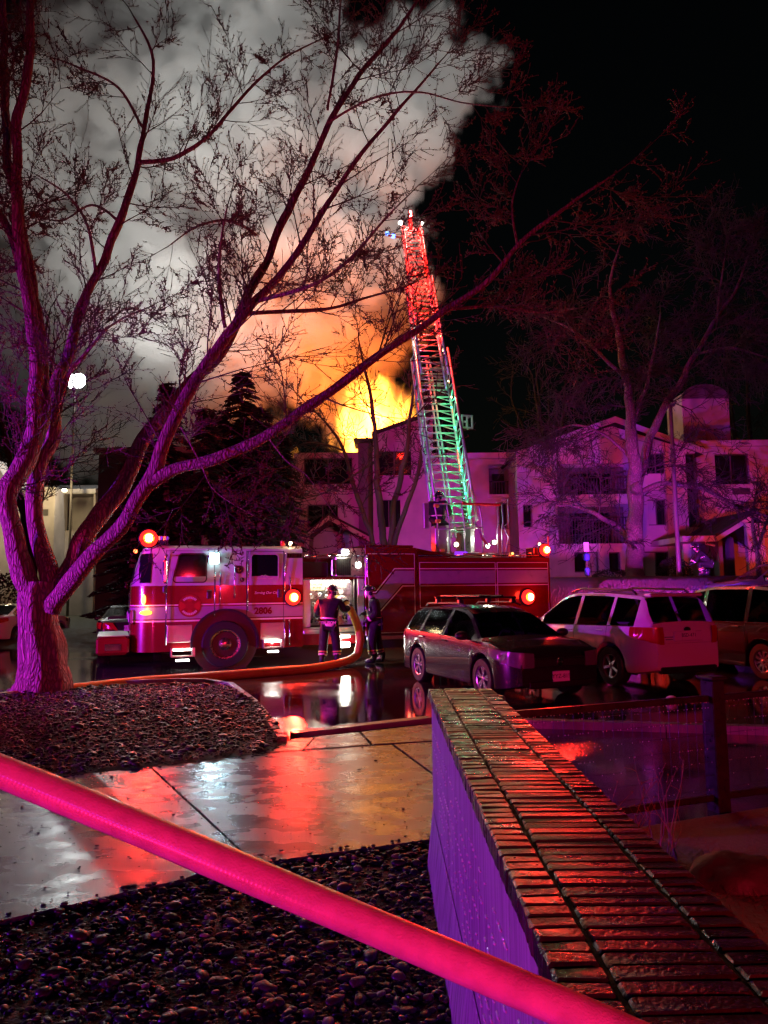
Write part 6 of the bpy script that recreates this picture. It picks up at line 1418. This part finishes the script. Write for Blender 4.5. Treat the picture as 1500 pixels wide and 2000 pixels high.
# tall bare tree by the gabled block
T = Tree(8); Y3 = 32.0; P3 = dict(wob=.20, up=-.05, lev=2, kids=[3, 3, 2], rmin=.009, bud=0, bsz=.02); b0 = px(1240, 1140, Y3); st = []
for seq, rad in (([(1240, 1150), (1240, 1110), (1240, 1050), (1243, 980), (1238, 900), (1232, 830), (1222, 740), (1205, 640), (1190, 560), (1210, 480)], [.46, .38, .34, .33, .29, .23, .17, .12, .07, .03]), ([(1242, 960), (1262, 880), (1290, 810), (1320, 760), (1360, 690), (1400, 620), (1440, 560), (1470, 470)], [.22, .19, .16, .14, .11, .08, .06, .03]),
                 ([(1236, 1060), (1205, 1030), (1170, 1008), (1130, 990), (1090, 985)], [.17, .14, .10, .06, .03]), ([(1245, 960), (1300, 945), (1370, 955), (1430, 985), (1500, 1010)], [.13, .12, .10, .07, .04]), ([(1222, 740), (1160, 680), (1110, 640), (1060, 620)], [.09, .07, .05, .025]),
                 ([(1232, 830), (1260, 760), (1280, 680), (1290, 610)], [.10, .08, .05, .03]), ([(1400, 620), (1410, 540), (1420, 470)], [.05, .04, .02]), ([(1238, 900), (1180, 850), (1120, 830), (1070, 850)], [.08, .06, .04, .02]), ([(1360, 690), (1430, 680), (1500, 700)], [.07, .05, .03])):
    st.append(T.limb([px(u, v, Y3 + T.r.uniform(-.8, .8)) for u, v in seq], rad, 14 if rad[0] > .2 else 9, .10, 5))
for c, rr in st: T.dress(c, rr, 15, 2.3, P3, .25, bias=Vector((0, 0, .1)))
T.build('tall bare tree with drooping twigs in front of the gabled block, foot lit pink', (b0.x, Y3, bank_z(b0.x, Y3)), mb=M_bark2)
# small bare tree at the right edge
T = Tree(13); Y4 = 33.0; b0 = px(1482, 1125, Y4); st = []
for seq, rad in (([(1482, 1130), (1478, 1070), (1470, 1020), (1476, 960)], [.12, .1, .07, .03]), ([(1480, 1070), (1500, 1010), (1520, 950)], [.08, .06, .03])): st.append(T.limb([px(u, v, Y4) for u, v in seq], rad, 9, .08, 5))
for c, rr in st: T.dress(c, rr, 8, 1.4, P2, .3)
T.build('small bare tree beside the entry at the right frame edge', (b0.x, Y4, bank_z(b0.x, Y4)), mb=M_bark2)
# background bare trees over the roofs
for sd_, (u0, Yt, vt, lab) in enumerate(((1080, 54, 720, 'lower dim bare tree behind the gabled roof'), (1480, 53, 600, 'dim bare tree behind the right hand block'), (60, 34, 620, 'bare tree behind the maple trunk at the far left'))):
    T = Tree(40 + sd_); b0 = px(u0, 1140, Yt); st = []
    for q in range(5):
        du = T.r.uniform(-110, 110); st.append(T.limb([px(u0, 1130, Yt), px(u0 + du * .15, 1000, Yt + T.r.uniform(-1, 1)), px(u0 + du * .5, 880, Yt + T.r.uniform(-2, 2)), px(u0 + du, vt + T.r.uniform(0, 80), Yt + T.r.uniform(-2, 2))], [.28, .2, .13, .05], 8, .08, 4))
    for c, rr in st: T.dress(c, rr, 7, 3.0, dict(P2, lev=2, rmin=.012, kids=[1, 2, 1]), .35)
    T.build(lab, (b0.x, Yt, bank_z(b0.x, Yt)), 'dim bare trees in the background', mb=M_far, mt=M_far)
# conifers behind the engine
M_need = mat('spruce_needles', (.014, .017, .011), .85)
def conifer(u, vtop, vbase, Y, wpx, label, seed):
    r = random.Random(seed); top = px(u, vtop, Y); b0 = px(u, vbase, Y); zb = bank_z(b0.x, Y); H = top.z - zb; Rm = wpx * Y / F; t = thing('spruce_tree', label, 'tree', (b0.x, Y, zb), 0, 'spruces behind the engine')
    MB().tube([(0, 0, 0), (0, 0, H * .5), (0, 0, H)], [.22, .13, .02], 8).build('trunk', M_bark2, t, smooth='all'); mb = MB(); z = .8
    while z < H - .1:
        k = 1 - z / H; n_ = 9
        for q in range(n_):
            a = r.uniform(0, 6.28); Lb = Rm * (k ** .8) * r.uniform(.6, 1.15) + .15; d = Vector((math.cos(a), math.sin(a), -.18 + r.uniform(-.12, .15))); p0 = Vector((0, 0, z + r.uniform(-.1, .1))); m_ = max(4, int(Lb / .11))
            for i in range(m_):
                s = (i + 1) / m_; p = p0 + d * Lb * s + Vector((0, 0, -.25 * Lb * s * s + .12 * Lb * s ** 3)); w = .26 * (1.15 - s) + .10
                for e in (-1, 1):
                    sd = Vector((-d.y, d.x, 0)) * e; tip = p + sd * w * r.uniform(.6, 1.2) + d * .16 + Vector((0, 0, r.uniform(-.12, .02))); nrm = Vector((0, 0, .035)); mb.add([p - d * .05, p + d * .06 + nrm, tip, p + d * .02 - nrm * 2], [(0, 1, 2), (0, 2, 3)])
        z += .20 + .10 * k
    mb.build('crown', M_need, t)
conifer(322, 745, 1130, 27.5, 95, 'dark spruce with a twin top behind the cab front', 1); conifer(470, 720, 1130, 28.5, 115, 'widest dark spruce behind the cab, left of the fire', 2); conifer(400, 790, 1130, 26.5, 90, 'shorter spruce between its two taller neighbours', 3); conifer(260, 860, 1130, 27.0, 80, 'low spruce at the left end behind the cab front', 5); conifer(430, 800, 1130, 30.0, 100, 'dense spruce hidden behind the middle of the row', 6); conifer(510, 790, 1130, 27.0, 90, 'leaning dark spruce right of the widest one', 7); conifer(552, 840, 1130, 29.0, 62, 'narrow spruce beside the burning block wall', 4)
# hedges and shrubs on the bank
M_leafd = mat('hedge_leaf', (.035, .04, .022), .7); M_leafp = mat('pale_winter_leaf', (.12, .09, .065), .8)
def shrub(c, rx, ry, rz, n, m, label, sz, seed, spiky=False, name='shrub', grp='shrubs along the bank'):
    r = random.Random(seed); t = thing(name, label, 'shrub', c, 0, grp); mb = MB()
    for k in range(n):
        d = Vector((r.gauss(0, 1), r.gauss(0, 1), abs(r.gauss(0, 1)))).normalized(); q = r.uniform(.55, 1.0) ** .5; p = Vector((d.x * rx * q, d.y * ry * q, d.z * rz * q)); o = (d + Vector((r.gauss(0, .6), r.gauss(0, .6), r.gauss(0, .5) + (1.0 if spiky else 0)))).normalized(); w = o.orthogonal().normalized() * sz * (.16 if spiky else .4); L_ = o * sz * (2.2 if spiky else 1)
        mb.add([p, p + L_ * .5 + w, p + L_, p + L_ * .5 - w], [(0, 1, 2, 3)])
    mb.build('foliage', m, t); st = MB()
    for k in range(7): a = 6.28 * k / 7; st.tube([(0, 0, -.05), (rx * .4 * math.cos(a), ry * .4 * math.sin(a), rz * .5)], [.02, .008], 5)
    st.build('stem', M_stem, t)
def on_bank(u, Y): p = px(u, 1140, Y); return Vector((p.x, Y, bank_z(p.x, Y)))
for i, u in enumerate(range(1195, 1375, 22)): shrub(on_bank(u, 27.2), .45, .4, .42, 420, M_leafp, ['pale wispy winter shrub, %s in the row along the bank edge' % q for q in ('first from the left', 'second from the left', 'third from the left', 'fourth from the left', 'fifth from the left', 'sixth from the left', 'seventh from the left', 'eighth from the left', 'last on the right')][i], .07, 60 + i, True)
shrub(on_bank(1318, 34), .8, .6, .95, 1400, M_leafd, 'round dark clipped bush left of the blue doorway', .09, 81); shrub(on_bank(1195, 34), .9, .5, .4, 700, M_leafd, 'low spreading dark bush at the foot of the tall tree', .09, 82)
shrub(px(8, 1150, 30) - Vector((0, 0, .9)), .8, .6, 1.5, 900, M_leafd, 'dark leafy bush behind the white sedan at the far left', .11, 83)
# rough grass on the bank face
mb = MB(); r = random.Random(3)
for k in range(5000):
    x = r.uniform(3, 16); y = r.uniform(23.8, 27.5); z = bank_z(x, y); h = r.uniform(.06, .2); a = r.uniform(0, 6.28); mb.add([(x - .01, y, z), (x + .01, y, z), (x + math.cos(a) * h * .6, y + math.sin(a) * h * .6, z + h)], [(0, 1, 2)])
tag(mb.build('bank_grass', mat('dormant_blade', (.10, .08, .04), .9)), 'rough dormant grass on the bank', 'grass', kind='stuff')
# ------------------------------------------------------------------ flood light mast on the far left
fl = px(146, 745, 45.0)
fm = thing('floodlight_mast', 'glaring white floodlight on a mast behind the maple, lighting the smoke', 'floodlight', (fl.x, 45.0, 0))
MB().tube([(0, 0, 0), (0, 0, fl.z - .3)], [.09, .06], 8).build('mast', M_frame, fm)
MB().box((-.45, -.1, fl.z - .3), (.45, .1, fl.z + .25), .04).build('lamp_frame', M_blk, fm)
for x in (-.22, .22): MB().ball((x * 1.3, -.14, fl.z), (.46, .14, .46), 16, 10).build('flood_panel', glow('flood_glow', (.95, 1, 1), 40), fm, smooth='all')
MB().ball((-.62, -.1, fl.z - .22), .1, 10, 7).build('blue_beacon', G_blue, fm)
lamp('flood_lamp', fl + Vector((.5, .6, .2)), (.93, 1, .97), 3500, .2)
# ------------------------------------------------------------------ fire and smoke: volume grids made from fields
def volume_obj(name, lo, hi, res, field, m):
    ng = bpy.data.node_groups.new(name + '_field', 'GeometryNodeTree'); ng.interface.new_socket('Geometry', in_out='OUTPUT', socket_type='NodeSocketGeometry')
    N = ng.nodes; L = ng.links; out = N.new('NodeGroupOutput'); vc = N.new('GeometryNodeVolumeCube')
    vc.inputs['Min'].default_value = lo; vc.inputs['Max'].default_value = hi
    for k, q in zip('XYZ', res): vc.inputs['Resolution ' + k].default_value = q
    pos = N.new('GeometryNodeInputPosition')
    L.new(field(N, L, pos.outputs[0]), vc.inputs['Density'])
    sm = N.new('GeometryNodeSetMaterial'); sm.inputs['Material'].default_value = m; L.new(vc.outputs[0], sm.inputs[0]); L.new(sm.outputs[0], out.inputs[0])
    me = bpy.data.meshes.new(name); o = bpy.data.objects.new(name, me); COL.objects.link(o); me.materials.append(m)
    md = o.modifiers.new('field', 'NODES'); md.node_group = ng
    return o
def mth(N, L, op, a, b=None, c=None, clamp=False):
    n = N.new('ShaderNodeMath'); n.operation = op; n.use_clamp = clamp
    for i, q in enumerate((a, b, c)):
        if q is None: continue
        if isinstance(q, (int, float)): n.inputs[i].default_value = q
        else: L.new(q, n.inputs[i])
    return n.outputs[0]
def blob(N, L, p, c, r, sq=(1, 1, 1)):            # 1 - |p-c|/r
    s = N.new('ShaderNodeVectorMath'); s.operation = 'SUBTRACT'; L.new(p, s.inputs[0]); s.inputs[1].default_value = c
    d = N.new('ShaderNodeVectorMath'); d.operation = 'DIVIDE'; L.new(s.outputs[0], d.inputs[0]); d.inputs[1].default_value = (r * sq[0], r * sq[1], r * sq[2])
    l = N.new('ShaderNodeVectorMath'); l.operation = 'LENGTH'; L.new(d.outputs[0], l.inputs[0])
    return mth(N, L, 'MULTIPLY', mth(N, L, 'SUBTRACT', 1, l.outputs['Value']), r)
YS = 66.0
puffs = [((560, 640), 8), ((640, 700), 6.5), ((700, 780), 4.5), ((690, 620), 6.5), ((560, 500), 9), ((680, 480), 6), ((745, 455), 3.4), ((620, 350), 8), ((740, 260), 7), ((850, 150), 5.0), ((812, 285), 3.6), ((620, 180), 6.5), ((480, 110), 10.5), ((430, -60), 11.5), ((400, 300), 13), ((420, 600), 9), ((300, 500), 11), ((220, 180), 12), ((270, 740), 6.5), ((180, 790), 6), ((400, 0), 13), ((330, 720), 6.5), ((780, 560), 3.2), ((790, 660), 2.6), ((90, 600), 9), ((60, 300), 11)]
def smoke_field(N, L, p):
    best = None
    for (u, v), r in puffs:
        c = px(u, v, YS); k = math.sin(u * 12.9 + v * 4.1) * 2.5
        b = blob(N, L, p, (c.x, c.y + k, c.z), r, (1, .8, 1)); best = b if best is None else mth(N, L, 'SMOOTH_MAX', best, b, 1.0)
    nz = N.new('ShaderNodeTexNoise'); nz.inputs['Scale'].default_value = .19; nz.inputs['Detail'].default_value = 6; nz.inputs['Roughness'].default_value = .58; L.new(p, nz.inputs['Vector'])
    n2 = mth(N, L, 'MULTIPLY', mth(N, L, 'SUBTRACT', nz.outputs[0], .5), 12.0)
    m2 = N.new('ShaderNodeTexNoise'); m2.inputs['Scale'].default_value = .55; m2.inputs['Detail'].default_value = 3; L.new(p, m2.inputs['Vector'])
    s = mth(N, L, 'ADD', mth(N, L, 'ADD', best, n2), mth(N, L, 'MULTIPLY', mth(N, L, 'SUBTRACT', m2.outputs[0], .5), 3.5))
    return mth(N, L, 'MULTIPLY', mth(N, L, 'MULTIPLY', s, .45, clamp=True), 1.0)
def vol_mat(name, color, dens, aniso=0.0, emit=None):
    m = bpy.data.materials.new(name); m.use_nodes = True; n = m.node_tree.nodes; n.remove(n['Principled BSDF']); l = m.node_tree.links
    v = n.new('ShaderNodeVolumePrincipled'); v.inputs['Color'].default_value = (*color, 1); v.inputs['Density'].default_value = dens; v.inputs['Anisotropy'].default_value = aniso
    if emit:
        a = n.new('ShaderNodeAttribute'); a.attribute_name = 'density'; mp = n.new('ShaderNodeMath'); mp.operation = 'POWER'; mp.inputs[1].default_value = 1.7; l.new(a.outputs['Fac'], mp.inputs[0])
        mu = n.new('ShaderNodeMath'); mu.operation = 'MULTIPLY'; mu.inputs[1].default_value = emit[1]; l.new(mp.outputs[0], mu.inputs[0]); l.new(mu.outputs[0], v.inputs['Emission Strength']); v.inputs['Emission Color'].default_value = (*emit[0], 1)
    l.new(v.outputs[0], n['Material Output'].inputs['Volume']); return m
lo = px(-150, 900, YS); hi = px(960, -260, YS)
smoke = volume_obj('smoke', (lo.x - 2, YS - 12, 3.0), (hi.x + 9, YS + 12, hi.z + 2), (128, 52, 150), smoke_field, vol_mat('smoke_volume', (.90, .90, .89), 1.6))
tag(smoke, 'billowing pale smoke rising over the burning block, orange near the flames', 'smoke', kind='stuff')
# flames breaking through the roof
FY = 47.5
def fire_field(N, L, p):
    best = None
    for (u, v), r in (((705, 845), 1.9), ((730, 820), 1.9), ((715, 795), 1.5), ((745, 790), 1.3), ((702, 772), 1.0), ((735, 765), .9), ((770, 825), 1.5), ((790, 800), 1.1), ((800, 835), 1.2), ((690, 820), 1.2)):
        c = px(u, v, FY); b = blob(N, L, p, (c.x, c.y, c.z), r, (1, 1, 1.25)); best = b if best is None else mth(N, L, 'SMOOTH_MAX', best, b, .5)
    mp = N.new('ShaderNodeVectorMath'); mp.operation = 'MULTIPLY'; L.new(p, mp.inputs[0]); mp.inputs[1].default_value = (1, 1, .45)
    nz = N.new('ShaderNodeTexNoise'); nz.inputs['Scale'].default_value = 1.1; nz.inputs['Detail'].default_value = 5; nz.inputs['Distortion'].default_value = .8; L.new(mp.outputs[0], nz.inputs['Vector'])
    s = mth(N, L, 'ADD', best, mth(N, L, 'MULTIPLY', mth(N, L, 'SUBTRACT', nz.outputs[0], .53), 4.4))
    return mth(N, L, 'MULTIPLY', s, .8, clamp=True)
c = px(740, 800, FY)
fire = volume_obj('fire', (c.x - 3.6, FY - 2.2, c.z - 3.2), (c.x + 4.0, FY + 2.2, c.z + 3.6), (76, 44, 76), fire_field, vol_mat('flame_volume', (.1, .05, .02), .25, 0, ((1, .33, .035), 17)))
tag(fire, 'bright yellow and orange flames breaking through the roof of the burning block', 'fire', kind='stuff')
lamp('fire_glow', px(720, 800, FY + 3.0), (1, .17, .012), 34000, .8, spot=86, aim=px(690, 640, 66), blend=1)
lamp('fire_glow', px(600, 790, FY + 3.0), (1, .17, .012), 34000, 1.2, spot=84, aim=px(590, 640, 66), blend=1)
lamp('fire_glow', px(770, 800, FY - 2.4), (1, .36, .06), 700, .6)
# floods at the ladder tip and on the mast light the smoke column
lamp('ladder_tip_flood', TM @ lp(1.0, .1, .9), (.97, 1, .97), 95000, .2, spot=56, aim=(-3, 66, 50), blend=.8)
lamp('mast_flood', fl + Vector((.4, .5, .4)), (1, .97, .92), 34000, .2, spot=95, aim=(-13, 66, 44), blend=.8)
